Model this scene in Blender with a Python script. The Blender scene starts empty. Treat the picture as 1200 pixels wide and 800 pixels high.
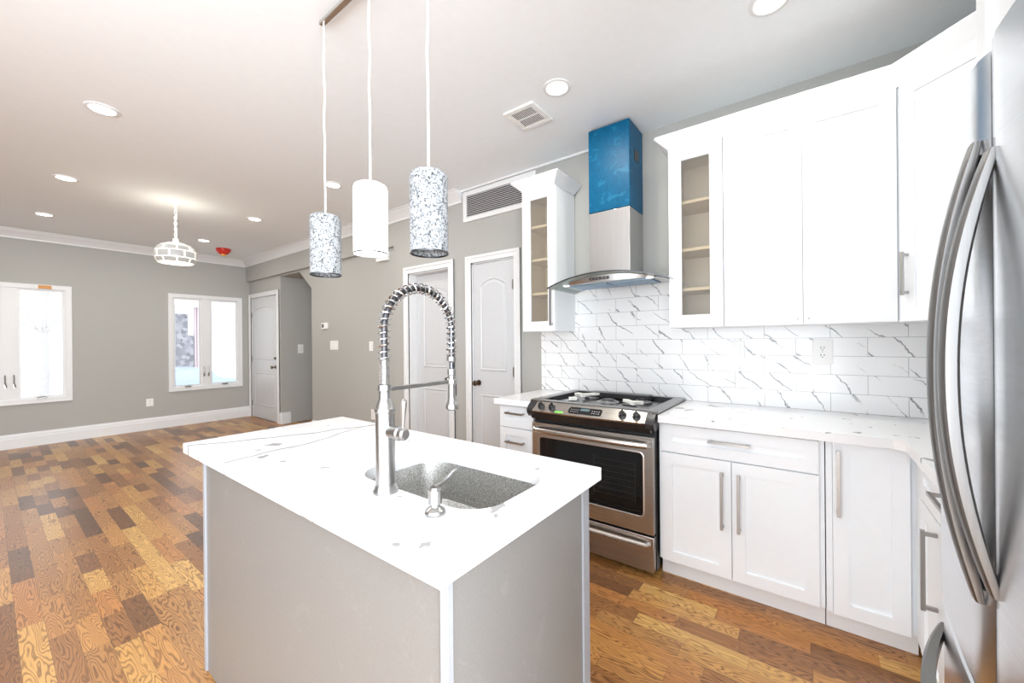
import bpy, bmesh, math, random
from mathutils import Vector, Matrix
random.seed(7)
C = bpy.context.scene
COL = C.collection
PI = math.pi
# ------------------------------------------------------------------ camera
H = 1.33
cam_d = bpy.data.cameras.new('camera'); cam = bpy.data.objects.new('camera', cam_d); COL.objects.link(cam)
cam_d.sensor_width = 36; cam_d.lens = 36*461.8/1200; cam_d.clip_start = 0.02; cam_d.clip_end = 200
Rm = Matrix(((0.598, -0.801, -0.009), (-0.005, 0.007, -1.0), (0.801, 0.598, 0.0)))
_r = Vector((0.5983, -0.8012, -0.0089)).normalized(); _f = Vector((0.8013, 0.5984, -0.0004)).normalized()
_r = (_r - _f*_r.dot(_f)).normalized(); _u = _r.cross(_f)
cam.matrix_world = Matrix((( _r.x, _u.x, -_f.x, 0), (_r.y, _u.y, -_f.y, 0), (_r.z, _u.z, -_f.z, H), (0, 0, 0, 1)))
C.camera = cam
# ------------------------------------------------------------------ world, exposure, fill lamps
C.view_settings.view_transform = 'Standard'; C.view_settings.look = 'None'
C.view_settings.exposure = 0.15; C.view_settings.gamma = 1; C.view_settings.use_curve_mapping = False
w = bpy.data.worlds.new('overcast sky'); C.world = w; w.use_nodes = True
w.node_tree.nodes['Background'].inputs[0].default_value = (0.90, 0.95, 1.0, 1)
w.node_tree.nodes['Background'].inputs[1].default_value = 2.1
try:
    C.cycles.max_bounces = 8; C.cycles.diffuse_bounces = 5; C.cycles.glossy_bounces = 4
    C.cycles.transparent_max_bounces = 12; C.cycles.use_denoising = True; C.cycles.sample_clamp_indirect = 6
    C.cycles.caustics_reflective = False; C.cycles.caustics_refractive = False
except Exception: pass
def area(name, loc, rot, sx, sy, power, col=(1, 1, 1)):
    l = bpy.data.lights.new(name, 'AREA'); l.shape = 'RECTANGLE'; l.size = sx; l.size_y = sy; l.energy = power; l.color = col
    o = bpy.data.objects.new(name, l); COL.objects.link(o); o.location = loc; o.rotation_euler = rot
    return o
# added fill lamps, unseen behind and left of the camera, to brighten the kitchen
area('back_fill', (-1.05, -2.5, 1.45), (PI/2, 0, -.35), 2.8, 2.3, 350, (.88, .94, 1))
area('side_fill', (-2.55, .2, 1.35), (PI/2, 0, -PI/2), 3.6, 2.2, 118, (.88, .94, 1))
DOWN_W = 7.0

# ------------------------------------------------------------------ materials
def nmat(name):
    m = bpy.data.materials.new(name); m.use_nodes = True
    nt = m.node_tree; return m, nt, nt.nodes['Principled BSDF']
class G:
    """small node helper"""
    def __init__(s, nt): s.nt = nt
    def n(s, t, **k):
        x = s.nt.nodes.new(t)
        for a, b in k.items(): setattr(x, a, b)
        return x
    def l(s, a, b): s.nt.links.new(a, b)
    def put(s, sock, v):
        if isinstance(v, bpy.types.NodeSocket): s.l(v, sock)
        elif v is not None: sock.default_value = v
    def m(s, op, a, b=None, c=None, clamp=False):
        x = s.n('ShaderNodeMath', operation=op, use_clamp=clamp)
        s.put(x.inputs[0], a); s.put(x.inputs[1], b)
        if c is not None: s.put(x.inputs[2], c)
        return x.outputs[0]
    def co(s): return s.n('ShaderNodeTexCoord').outputs['Object']
    def sep(s, v):
        x = s.n('ShaderNodeSeparateXYZ'); s.l(v, x.inputs[0]); return x.outputs
    def comb(s, a, b, c):
        x = s.n('ShaderNodeCombineXYZ'); s.put(x.inputs[0], a); s.put(x.inputs[1], b); s.put(x.inputs[2], c); return x.outputs[0]
    def noise(s, v, scale=5, detail=2, rough=.5, dist=0):
        x = s.n('ShaderNodeTexNoise'); s.l(v, x.inputs['Vector']); x.inputs['Scale'].default_value = scale
        x.inputs['Detail'].default_value = detail; x.inputs['Roughness'].default_value = rough; x.inputs['Distortion'].default_value = dist
        return x.outputs[0]
    def white(s, v):
        x = s.n('ShaderNodeTexWhiteNoise', noise_dimensions='3D'); s.l(v, x.inputs['Vector']); return x.outputs
    def ramp(s, fac, stops, interp='LINEAR'):
        x = s.n('ShaderNodeValToRGB'); s.put(x.inputs[0], fac); r = x.color_ramp; r.interpolation = interp
        while len(r.elements) < len(stops): r.elements.new(0.5)
        for e, (p, c) in zip(r.elements, stops):
            e.position = p; e.color = (*c, 1) if len(c) == 3 else c
        return x.outputs[0]
    def mix(s, f, a, b, blend='MIX'):
        x = s.n('ShaderNodeMix', data_type='RGBA', blend_type=blend)
        s.put(x.inputs[0], f)
        for k, v in ((6, a), (7, b)):
            if isinstance(v, tuple): v = (*v, 1) if len(v) == 3 else v
            s.put(x.inputs[k], v)
        return x.outputs[2]
    def bump(s, h, strength, dist, bsdf):
        x = s.n('ShaderNodeBump'); s.put(x.inputs['Height'], h); x.inputs['Strength'].default_value = strength
        x.inputs['Distance'].default_value = dist; s.l(x.outputs[0], bsdf.inputs['Normal'])
M = {}
def plain(name, col, rough=.5, metal=0, var=.03, scale=30, bump=0, coat=0, bdist=.001):
    m, nt, b = nmat(name); g = G(nt); co = g.co()
    n = g.noise(co, scale, 3)
    lo = tuple(max(0, c*(1-var)) for c in col); hi = tuple(min(1, c*(1+var)) for c in col)
    g.l(g.ramp(n, [(.3, lo), (.7, hi)]), b.inputs['Base Color'])
    b.inputs['Roughness'].default_value = rough; b.inputs['Metallic'].default_value = metal
    if coat: b.inputs['Coat Weight'].default_value = coat; b.inputs['Coat Roughness'].default_value = .1
    if bump: g.bump(n, bump, bdist, b)
    M[name] = m; return m
plain('wall_paint', (.425, .422, .40), .75, var=.012, scale=60, bump=.08)
plain('ceiling_paint', (.885, .925, .955), .85, var=.01, scale=20, bump=.05)
plain('white_trim', (.78, .785, .79), .4, var=.01)
plain('door_paint', (.60, .61, .625), .4, var=.01)
plain('cabinet_white', (.88, .905, .93), .32, var=.008)
plain('toe_white', (.86, .86, .86), .45, var=.01)
plain('maple', (.60, .47, .28), .5, var=.12, scale=120)
plain('nickel', (.42, .415, .41), .3, 1, var=.04, scale=80)
plain('chrome', (.50, .50, .51), .2, 1, var=.03)
plain('rail_steel', (.66, .63, .60), .24, 1, var=.03)
plain('cooktop_steel', (.30, .30, .30), .3, 1)
plain('black_gloss', (.012, .012, .014), .12, 0)
plain('black_enamel', (.02, .02, .022), .3, 0)
plain('dark_metal', (.10, .10, .105), .35, 1)
plain('bronze', (.16, .12, .09), .35, 1)
plain('plastic_white', (.88, .88, .86), .4, var=.005)
plain('dark_slot', (.03, .03, .03), .6)
plain('rubber', (.03, .03, .03), .7)
plain('cord_white', (.85, .85, .84), .5)
plain('grey_metal', (.42, .42, .42), .4, 1)
plain('red_plastic', (.55, .03, .02), .3, var=.3, scale=25)
plain('yellow_plastic', (.85, .45, .05), .3)
plain('orange_card', (.65, .32, .12), .7)
plain('green_label', (.25, .85, .12), .5)
plain('foam_white', (.86, .86, .80), .7, var=.08, scale=50)
plain('tree_bark', (.52, .50, .49), .9, var=.1)
plain('snow_ground', (.85, .85, .86), .9)
plain('car_blue', (.42, .50, .60), .25)
plain('car_glass', (.45, .55, .65), .15)
plain('house_wall', (.78, .78, .80), .8)
plain('siding_rose', (.62, .50, .52), .8, var=.08)
plain('island_trim', (.30, .31, .335), .4, var=.03)

def brushed(name, col, rough, axis, metal=1, amount=.10):
    m, nt, b = nmat(name); g = G(nt); x, y, z = g.sep(g.co())
    sc = {'x': (3, 260, 260), 'y': (260, 3, 260), 'z': (260, 260, 3)}[axis]
    v = g.comb(g.m('MULTIPLY', x, sc[0]), g.m('MULTIPLY', y, sc[1]), g.m('MULTIPLY', z, sc[2]))
    n = g.noise(v, 1, 2)
    g.l(g.ramp(n, [(.3, tuple(c*(1-amount) for c in col)), (.7, tuple(min(1, c*(1+amount)) for c in col))]), b.inputs['Base Color'])
    b.inputs['Metallic'].default_value = metal; b.inputs['Roughness'].default_value = rough
    g.bump(n, .06, .0005, b); M[name] = m
brushed('steel', (.52, .49, .46), .28, 'y')
brushed('steel_fridge', (.74, .755, .78), .24, 'x', amount=.05)
brushed('steel_handle', (.22, .215, .21), .38, 'z', amount=.06)
brushed('hood_steel', (.54, .535, .53), .3, 'z', amount=.06)
brushed('sink_steel', (.46, .455, .44), .38, 'x')

def speck(name, a, b_, scale, rough, metal, emit=0, lo=.45, hi=.55):
    m, nt, b = nmat(name); g = G(nt); co = g.co(); n = g.noise(co, scale, 4, .75)
    c = g.ramp(n, [(lo, a), (hi, b_)]); g.l(c, b.inputs['Base Color'])
    b.inputs['Roughness'].default_value = rough; b.inputs['Metallic'].default_value = metal
    if emit:
        g.l(c, b.inputs['Emission Color']); b.inputs['Emission Strength'].default_value = emit
    g.bump(n, .3, .001, b); M[name] = m
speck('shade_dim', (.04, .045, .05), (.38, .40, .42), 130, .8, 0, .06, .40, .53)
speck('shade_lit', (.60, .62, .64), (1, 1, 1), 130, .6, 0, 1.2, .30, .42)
speck('hammered', (.34, .335, .32), (.74, .73, .70), 230, .38, .9, 0, .42, .6)
speck('maple_speckle', (.42, .34, .22), (.72, .62, .45), 160, .5, 0, 0, .4, .6)

# blue protective film on the upper duct
m, nt, b = nmat('blue_film'); g = G(nt); co = g.co()
n = g.noise(co, 14, 6, .65, 1.0); n2 = g.noise(co, 60, 3)
g.l(g.mix(g.m('GREATER_THAN', n, .60), g.ramp(n2, [(.3, (.0, .080, .18)), (.7, (.0, .11, .235))]), (.01, .15, .28)), b.inputs['Base Color'])
b.inputs['Roughness'].default_value = .4; b.inputs['Specular IOR Level'].default_value = .2
g.bump(n, .3, .002, b); M['blue_film'] = m
m, nt, b = nmat('filter_mesh'); g = G(nt); x, y, z = g.sep(g.co())
sx = g.m('SINE', g.m('MULTIPLY', x, 420)); 
g.l(g.ramp(sx, [(.2, (.06, .16, .28)), (.8, (.35, .48, .60))]), b.inputs['Base Color'])
b.inputs['Metallic'].default_value = .6; b.inputs['Roughness'].default_value = .35; M['filter_mesh'] = m

def glass(name, col=(1, 1, 1), alpha=.12, rough=.02):
    m, nt, b = nmat(name); g = G(nt)
    b.inputs['Base Color'].default_value = (*col, 1); b.inputs['Roughness'].default_value = rough
    b.inputs['Metallic'].default_value = 0
    tr = g.n('ShaderNodeBsdfTransparent'); mx = g.n('ShaderNodeMixShader')
    fr = g.n('ShaderNodeFresnel'); fr.inputs[0].default_value = 1.35
    f = g.m('ADD', g.m('MULTIPLY', fr.outputs[0], .8), alpha, clamp=True)
    g.l(f, mx.inputs[0]); g.l(tr.outputs[0], mx.inputs[1]); g.l(b.outputs[0], mx.inputs[2])
    g.l(mx.outputs[0], nt.nodes['Material Output'].inputs[0]); M[name] = m
glass('window_glass', (.95, .97, 1), .02)
glass('cabinet_glass', (.9, .9, .88), .05)
glass('hood_glass', (.45, .52, .50), .16)
glass('oven_glass', (.01, .012, .014), .45, .06)
def emis(name, col, s):
    m, nt, b = nmat(name); b.inputs['Base Color'].default_value = (*col, 1)
    b.inputs['Emission Color'].default_value = (*col, 1); b.inputs['Emission Strength'].default_value = s; M[name] = m
emis('lamp_glow', (1, .98, .94), 6); emis('bulb_warm', (1, .95, .82), 5); emis('display', (.10, .16, .18), .12)
emis('hood_lamp', (1, 1, 1), .8)
m, nt, b = nmat('globe_tile'); b.inputs['Base Color'].default_value = (.38, .38, .375, 1)
b.inputs['Emission Color'].default_value = (1, .98, .93, 1); b.inputs['Emission Strength'].default_value = .05; b.inputs['Roughness'].default_value = .3; M['globe_tile'] = m
m, nt, b = nmat('globe_seam'); b.inputs['Base Color'].default_value = (.9, .88, .8, 1)
b.inputs['Emission Color'].default_value = (1, .95, .80, 1); b.inputs['Emission Strength'].default_value = .75; M['globe_seam'] = m

# oak floor boards: boards run along Y, every board its own tone and its own grain
m, nt, b = nmat('oak_floor'); g = G(nt); x, y, z = g.sep(g.co())
BW = .083
rx = g.m('DIVIDE', x, BW); row = g.m('FLOOR', rx)
r1 = g.sep(g.white(g.comb(row, 3.7, 1.2))[1])
L = g.m('ADD', g.m('MULTIPLY', r1[0], .35), .24)
t = g.m('DIVIDE', g.m('ADD', y, g.m('MULTIPLY', r1[1], 5.0)), L); brd = g.m('FLOOR', t)
rb = g.sep(g.white(g.comb(row, brd, 9.1))[1])
base = g.ramp(rb[0], [(0, (0.13, 0.056, 0.02)), (0.14, (0.24, 0.1, 0.032)), (0.34, (0.38, 0.165, 0.048)), (0.5, (0.47, 0.235, 0.074)), (0.66, (0.5, 0.21, 0.058)), (0.88, (0.61, 0.33, 0.095)), (1, (0.68, 0.4, 0.125))])
gx = g.m('ADD', g.m('MULTIPLY', x, 11.0), g.m('MULTIPLY', rb[1], 37))
gy = g.m('ADD', g.m('MULTIPLY', y, 1.5), g.m('MULTIPLY', rb[2], 53))
nv = g.comb(gx, gy, g.m('MULTIPLY', rb[0], 11))
nz = g.noise(nv, 1.0, 3, .42, .1)
lines = g.m('SINE', g.m('MULTIPLY', nz, 210))
lines2 = g.m('POWER', g.m('MULTIPLY', g.m('ADD', lines, 1), .5), 2.6)
fine = g.noise(g.comb(g.m('MULTIPLY', x, 190), g.m('MULTIPLY', y, 14), 0), 1, 3, .6)
patch = g.noise(nv, .8, 1)
c1 = g.mix(g.m('MULTIPLY', lines2, g.m('MULTIPLY', g.m('ADD', patch, .40), .85)), base, g.mix(1.0, base, (.32, .24, .19), 'MULTIPLY'))
c2 = g.mix(g.m('MULTIPLY', g.m('SUBTRACT', fine, .35), .55, clamp=True), c1, g.mix(1.0, c1, (.38, .29, .23), 'MULTIPLY'))
fx = g.m('FRACT', rx); ft = g.m('FRACT', t)
ex = g.m('MINIMUM', fx, g.m('SUBTRACT', 1, fx)); et = g.m('MULTIPLY', g.m('MINIMUM', ft, g.m('SUBTRACT', 1, ft)), g.m('DIVIDE', L, BW))
edge = g.m('LESS_THAN', g.m('MINIMUM', ex, et), .011)
g.l(g.mix(g.m('MULTIPLY', edge, .55), c2, (.07, .035, .015)), b.inputs['Base Color'])
b.inputs['Roughness'].default_value = .36; b.inputs['Coat Weight'].default_value = .2; b.inputs['Coat Roughness'].default_value = .25
g.bump(g.m('SUBTRACT', g.m('MULTIPLY', lines2, -.3), edge), .15, .002, b); M['oak_floor'] = m

# white quartz with soft grey veins
m, nt, b = nmat('quartz'); g = G(nt); co = g.co(); x, y, z = g.sep(co)
n = g.noise(g.comb(x, g.m('MULTIPLY', y, .6), z), 2.3, 3, .5, .4); d = g.m('ABSOLUTE', g.m('SUBTRACT', n, .5))
vein = g.m('SUBTRACT', 1, g.m('DIVIDE', d, .010), clamp=True)
msk = g.ramp(g.noise(co, 1.1, 1), [(.50, (0, 0, 0)), (.60, (1, 1, 1))])
wob = g.m('MULTIPLY', g.m('SUBTRACT', g.noise(co, 3.2, 3, .5), .5), .16)
def line(x0, y0, x1, y1, wd):
    dx, dy = x1-x0, y1-y0; L_ = math.hypot(dx, dy)
    dist = g.m('ABSOLUTE', g.m('ADD', g.m('ADD', g.m('MULTIPLY', x, dy/L_), g.m('MULTIPLY', y, -dx/L_)), g.m('ADD', wob, -(x0*dy-y0*dx)/L_)))
    return g.m('SUBTRACT', 1, g.m('DIVIDE', dist, wd), clamp=True)
far = g.m('SUBTRACT', y, 1.18); far = g.m('MULTIPLY', far, 6, clamp=True)
big = g.m('MULTIPLY', g.m('MAXIMUM', line(.49, 2.03, 1.13, 1.74, .012), line(.47, 1.62, 1.13, 1.74, .010)), far)
big = g.m('MULTIPLY', big, g.m('LESS_THAN', x, 1.5))
chip = g.ramp(g.noise(co, 9, 3, .6), [(.655, (0, 0, 0)), (.67, (1, 1, 1))])
c = g.mix(g.m('MAXIMUM', g.m('MULTIPLY', g.m('MULTIPLY', vein, msk), .22), g.m('MULTIPLY', big, .9)), (.86, .86, .87), (.17, .17, .17))
g.l(g.mix(g.m('MULTIPLY', chip, .8), c, (.24, .235, .23)), b.inputs['Base Color'])
b.inputs['Roughness'].default_value = .14; M['quartz'] = m

# marble subway tile, running bond, grey diagonal veins, different in every tile
m, nt, b = nmat('marble_tile'); g = G(nt); x, y, z = g.sep(g.co())
TH, TL = .1043, .3166
rz = g.m('DIVIDE', g.m('SUBTRACT', z, .917), TH); row = g.m('FLOOR', rz)
par = g.m('MODULO', g.m('ADD', row, 40), 2)
ry = g.m('ADD', g.m('DIVIDE', g.m('ADD', y, .267), TL), g.m('MULTIPLY', g.m('ADD', par, 1), .5)); tl = g.m('FLOOR', ry)
rt = g.sep(g.white(g.comb(tl, row, 4.4))[1])
fz = g.m('FRACT', rz); fy = g.m('FRACT', ry)
ez = g.m('MULTIPLY', g.m('MINIMUM', fz, g.m('SUBTRACT', 1, fz)), TH); ey = g.m('MULTIPLY', g.m('MINIMUM', fy, g.m('SUBTRACT', 1, fy)), TL)
grout = g.m('LESS_THAN', g.m('MINIMUM', ez, ey), .0012)
pv = g.comb(rt[1], g.m('ADD', g.m('MULTIPLY', y, 1), g.m('MULTIPLY', rt[0], 9)), g.m('ADD', z, g.m('MULTIPLY', rt[2], 7)))
nn = g.noise(pv, 7, 5, .62); nb = g.noise(pv, 3.0, 1)
sl = g.m('ADD', .55, g.m('MULTIPLY', rt[0], .9))
lin = g.m('ADD', g.m('ADD', g.m('MULTIPLY', y, -6.0), g.m('MULTIPLY', g.m('MULTIPLY', z, 6.0), sl)), g.m('ADD', g.m('MULTIPLY', nn, .75), g.m('MULTIPLY', rt[1], 3)))
dd = g.m('ABSOLUTE', g.m('SUBTRACT', g.m('FRACT', lin), .5))
wd = g.m('ADD', .016, g.m('MULTIPLY', g.m('POWER', nb, 3), .16))
vein = g.m('SUBTRACT', 1, g.m('DIVIDE', dd, wd), clamp=True)
vm = g.ramp(g.noise(pv, 5, 2), [(.38, (0, 0, 0)), (.48, (1, 1, 1))])
body = g.mix(nn, (.86, .865, .87), (.92, .92, .92))
c = g.mix(g.m('MULTIPLY', g.m('MULTIPLY', vein, vm), .95), body, (.10, .10, .12))
g.l(g.mix(g.m('MULTIPLY', grout, .8), c, (.30, .29, .28)), b.inputs['Base Color'])
b.inputs['Roughness'].default_value = .18; g.bump(g.m('MULTIPLY', grout, -1), .3, .001, b); M['marble_tile'] = m

# greige laminate panel with faint rubbed scuffs
m, nt, b = nmat('island_panel'); g = G(nt); co = g.co()
n = g.noise(co, 5, 6, .7, 2.0); sc = g.ramp(n, [(.60, (0, 0, 0)), (.64, (1, 1, 1))])
n2 = g.noise(co, 200, 2)
bs = g.ramp(n2, [(.3, (.18, .174, .166)), (.7, (.20, .193, .184))])
g.l(g.mix(g.m('MULTIPLY', sc, .12), bs, (.34, .33, .32)), b.inputs['Base Color'])
b.inputs['Roughness'].default_value = .34; g.bump(n, .06, .002, b); M['island_panel'] = m
# stone wall outside
m, nt, b = nmat('stone_outside'); g = G(nt)
vx = g.n('ShaderNodeTexVoronoi'); g.l(g.co(), vx.inputs['Vector']); vx.inputs['Scale'].default_value = 7
g.l(g.ramp(vx.outputs['Color'], [(0, (.10, .10, .12)), (1, (.42, .42, .46))]), b.inputs['Base Color']); M['stone_outside'] = m

# ------------------------------------------------------------------ mesh helpers
def origin(o):
    v = Vector((0, 0, 0))
    while o is not None: v += o.location; o = o.parent
    return v
class MB:
    """collects shapes in world coordinates; build() links them as ONE mesh object"""
    def __init__(s): s.v = []; s.f = []; s.sm = []; s.T = Matrix.Identity(4)
    def add(s, vs, fs, smooth=False):
        n = len(s.v); s.v += [s.T @ Vector(p) for p in vs]
        for f in fs: s.f.append([i+n for i in f]); s.sm.append(smooth)
        return s
    def box(s, x0, x1, y0, y1, z0, z1):
        if x0 > x1: x0, x1 = x1, x0
        if y0 > y1: y0, y1 = y1, y0
        if z0 > z1: z0, z1 = z1, z0
        return s.add([(x0, y0, z0), (x1, y0, z0), (x1, y1, z0), (x0, y1, z0), (x0, y0, z1), (x1, y0, z1), (x1, y1, z1), (x0, y1, z1)],
                     [(0, 3, 2, 1), (4, 5, 6, 7), (0, 1, 5, 4), (1, 2, 6, 5), (2, 3, 7, 6), (3, 0, 4, 7)])
    def prism(s, poly, h0, h1, axis='z', smooth=False):
        n = len(poly)
        def P(a, b, h): return {'z': (a, b, h), 'y': (a, h, b), 'x': (h, a, b)}[axis]
        vs = [P(a, b, h0) for a, b in poly] + [P(a, b, h1) for a, b in poly]
        s.add(vs, [tuple(range(n))[::-1], tuple(range(n, 2*n))])
        return s.add(vs, [(i, (i+1) % n, n+(i+1) % n, n+i) for i in range(n)], smooth)
    def rings(s, rs, closed=True, cap0=True, cap1=True, smooth=True):
        n = len(rs[0]); vs = [p for r in rs for p in r]; fs = []
        for k in range(len(rs)-1):
            for i in range(n if closed else n-1):
                j = (i+1) % n; fs.append((k*n+i, k*n+j, (k+1)*n+j, (k+1)*n+i))
        s.add(vs, fs, smooth)
        if cap0: s.add(rs[0], [tuple(range(n))[::-1]])
        if cap1: s.add(rs[-1], [tuple(range(n))])
        return s
    def lathe(s, cx, cy, prof, n=32, cap0=True, cap1=True, axis='z', smooth=True):
        rs = []
        if smooth:                       # holding loops so long faces shade straight
            q = [prof[0]]
            for (r0, h0), (r1, h1) in zip(prof, prof[1:]):
                L_ = math.hypot(r1-r0, h1-h0)
                if L_ > .012:
                    for k in (.0015/L_, 1-.0015/L_): q.append((r0+(r1-r0)*k, h0+(h1-h0)*k))
                q.append((r1, h1))
            prof = q
        for r, h in prof:
            ring = []
            for i in range(n):
                a = 2*PI*i/n; c, d = r*math.cos(a), r*math.sin(a)
                ring.append({'z': (cx+c, cy+d, h), 'x': (h, cx+c, cy+d), 'y': (cx+c, h, cy+d)}[axis])
            rs.append(ring)
        return s.rings(rs, True, cap0, cap1, smooth)
    def tube(s, pts, rad, n=8, flat=1.0, caps=True):
        pts = [Vector(p) for p in pts]; rs = []; up = None
        for i, p in enumerate(pts):
            t = (pts[min(i+1, len(pts)-1)] - pts[max(i-1, 0)]).normalized()
            if up is None:
                up = Vector((0, 0, 1)) if abs(t.z) < .9 else Vector((1, 0, 0))
            a = (up - t*up.dot(t)).normalized(); up = a; b = t.cross(a)
            r = rad[i] if isinstance(rad, (list, tuple)) else rad
            rs.append([p + a*(r*math.cos(2*PI*k/n)) + b*(r*flat*math.sin(2*PI*k/n)) for k in range(n)])
        return s.rings(rs, True, caps, caps)
    def build(s, name, mat, parent=None, bev=0, kind=None):
        off = origin(parent) if parent is not None else Vector((0, 0, 0))
        me = bpy.data.meshes.new(name); me.from_pydata([tuple(p-off) for p in s.v], [], s.f)
        for p, q in zip(me.polygons, s.sm): p.use_smooth = q
        bm = bmesh.new(); bm.from_mesh(me); bmesh.ops.recalc_face_normals(bm, faces=bm.faces); bm.to_mesh(me); bm.free()
        me.set_sharp_from_angle(angle=.42); me.materials.append(M[mat]); o = bpy.data.objects.new(name, me); COL.objects.link(o)
        if parent is not None: o.parent = parent
        if kind: o['kind'] = kind
        if bev:
            md = o.modifiers.new('edge', 'BEVEL'); md.width = bev; md.segments = 2; md.limit_method = 'ANGLE'; md.angle_limit = .6
        return o
def thing(name, loc, label=None, cat=None, group=None, kind=None):
    o = bpy.data.objects.new(name, None); o.empty_display_size = .05; COL.objects.link(o); o.location = loc
    if label: o['label'] = label
    if cat: o['category'] = cat
    if group: o['group'] = group
    if kind: o['kind'] = kind
    return o
def tag(o, label, cat, group=None):
    o['label'] = label; o['category'] = cat
    if group: o['group'] = group
    return o
def rounded(x0, x1, y0, y1, r, n=8):
    pts = []
    for cx, cy, a0 in ((x1-r, y1-r, 0), (x0+r, y1-r, PI/2), (x0+r, y0+r, PI), (x1-r, y0+r, 1.5*PI)):
        for i in range(n+1):
            a = a0 + PI/2*i/n; pts.append((cx+r*math.cos(a), cy+r*math.sin(a)))
    return pts
def dup(root, loc, label=None, group=None):
    r = root.copy(); COL.objects.link(r); r.location = loc
    if label: r['label'] = label
    if group: r['group'] = group
    for ch in list(root.children):
        c = ch.copy(); COL.objects.link(c); c.parent = r
        for q in ch.children:
            d = q.copy(); COL.objects.link(d); d.parent = c
    return r

# ------------------------------------------------------------------ room shell
XW, YF, CZ = 2.88, 8.23, 2.84        # cooking wall, window wall, ceiling
XR = 2.93                            # set-back part of the long wall
XL, YB = -2.6, -2.6
MB().box(XL-.1, 4.3, YB, YF+.15, -.06, 0).build('floor', 'oak_floor', kind='structure')
MB().box(XL-.1, 4.3, YB, YF+.15, CZ, CZ+.1).build('ceiling', 'ceiling_paint', kind='structure')
# long wall: upper beam and kitchen part at XW, recess at XR with door_3 and the stair opening
wr = MB()
T = .14
wr.box(XW, XR+T, -1.0, 2.10, 0, CZ)                               # behind the kitchen
wr.box(XW, XR+T, 2.10, 2.70, 2.125, CZ)                            # over door_1
wr.box(XW, XR+T, 2.70, 2.96, 0, CZ)
wr.box(XW, XR+T, 2.96, 3.60, 2.125, CZ)                            # over door_2
wr.box(XW, XR+T, 3.60, 3.87, 0, CZ)
wr.box(XW, XR+T, 3.87, YF, 2.46, CZ)                               # beam
wr.box(XR, XR+T, 3.87, 5.92, 0, 2.46)
wr.box(XR, XR+T, 6.95, 7.06, 0, 2.46)
wr.box(XR, XR+T, 7.06, 8.145, 2.165, 2.46)
wr.box(XR, XR+T, 8.145, YF, 0, 2.46)
wr.prism([(5.92, 2.15), (6.29, 2.435), (6.29, 2.46), (5.92, 2.46)], XR, XR+T, 'x')
wr.box(XR, XR+T, 6.29, 6.95, 2.435, 2.46)
wr.box(XW-.0, XW+.002, -.96, 1.83, .0, .0)
wall_right = wr.build('wall_right', 'wall_paint', kind='structure')
# backs of the closets and the stair hall behind the openings
hb = MB(); hb.box(XR+T, 4.2, 6.95, 7.03, 0, 2.5); hb.box(4.2, 4.28, 4.6, 7.03, 0, 2.5); hb.box(XR+T, 4.28, 4.6, 4.68, 0, 2.5)  # the hall's unseen end walls are added to block stray light
hb.prism([(4.68, 1.20), (6.29, 2.435), (6.95, 2.435), (6.95, 2.5), (4.68, 2.5)], XR+T, 4.2, 'x')
hb.build('wall_stair', 'wall_paint', kind='structure')
# marble tile backsplash
MB().box(XW-.008, XW, -.94, 1.83, .915, 1.75).build('wall_backsplash', 'marble_tile', kind='structure')
# the wall behind the refrigerator run
MB().box(.35, XW, -1.10, -1.0, 0, CZ).build('wall_side', 'wall_paint', kind='structure')
# far wall with two window holes
def wall_holes(name, x0, x1, y0, y1, holes):
    mb = MB(); xs = x0
    for a, b_, c, d_ in holes:
        mb.box(xs, a, y0, y1, 0, CZ); mb.box(a, b_, y0, y1, 0, c); mb.box(a, b_, y0, y1, d_, CZ); xs = b_
    mb.box(xs, x1, y0, y1, 0, CZ); return mb.build(name, 'wall_paint', kind='structure')
W1 = (-.40, .707, .593, 2.118); W2 = (1.797, 2.777, .593, 2.128)
wall_holes('wall_far', XL-.1, XR+T, YF, YF+.15, [W1, W2])
MB().box(XL-.1, XL, 2.2, YF, 0, CZ).build('wall_left', 'wall_paint', kind='structure')

# crown mouldings, baseboards
def sweep_x(prof, x0, x1, y, name):      # profile (out, z) on the window wall
    mb = MB(); mb.prism([(y-a, z) for a, z in prof], x0, x1, 'x'); return mb.build(name, 'white_trim', kind='structure')
crown = [(0, CZ-.115), (.012, CZ-.115), (.016, CZ-.095), (.035, CZ-.075), (.055, CZ-.045), (.075, CZ-.030), (.085, CZ-.012), (.10, CZ-.008), (.10, CZ), (0, CZ)]
sweep_x(crown, XL, XW, YF, 'trim_1')
mb = MB(); mb.prism([(XW-a, z) for a, z in crown], 2.76, YF, 'y'); mb.build('trim_2', 'white_trim', kind='structure')
mb = MB(); mb.box(XW-.02, XW, 1.0, 2.76, CZ-.018, CZ); mb.build('trim_3', 'white_trim', kind='structure')
basep = [(0, 0), (.022, 0), (.022, .125), (.016, .135), (.016, .155), (.010, .165), (.006, .185), (0, .185)]
sweep_x(basep, XL, XR, YF, 'baseboard_far')
mb = MB(); mb.prism([(XR-a, z) for a, z in basep], 6.95, 6.995, 'y'); mb.prism([(XR-a, z) for a, z in basep], 3.87, 5.92, 'y')
mb.box(XR, XR+.14, 6.928, 6.95, 0, .125); mb.box(XR, XR+.14, 6.934, 6.95, .125, .16); mb.box(XR, XR+.14, 6.94, 6.95, .16, .185)
mb.build('baseboard_right', 'white_trim', kind='structure')
mb = MB(); mb.prism([(XL+a, z) for a, z in basep], 2.2, YF, 'y'); mb.build('baseboard_left', 'white_trim', kind='structure')

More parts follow.
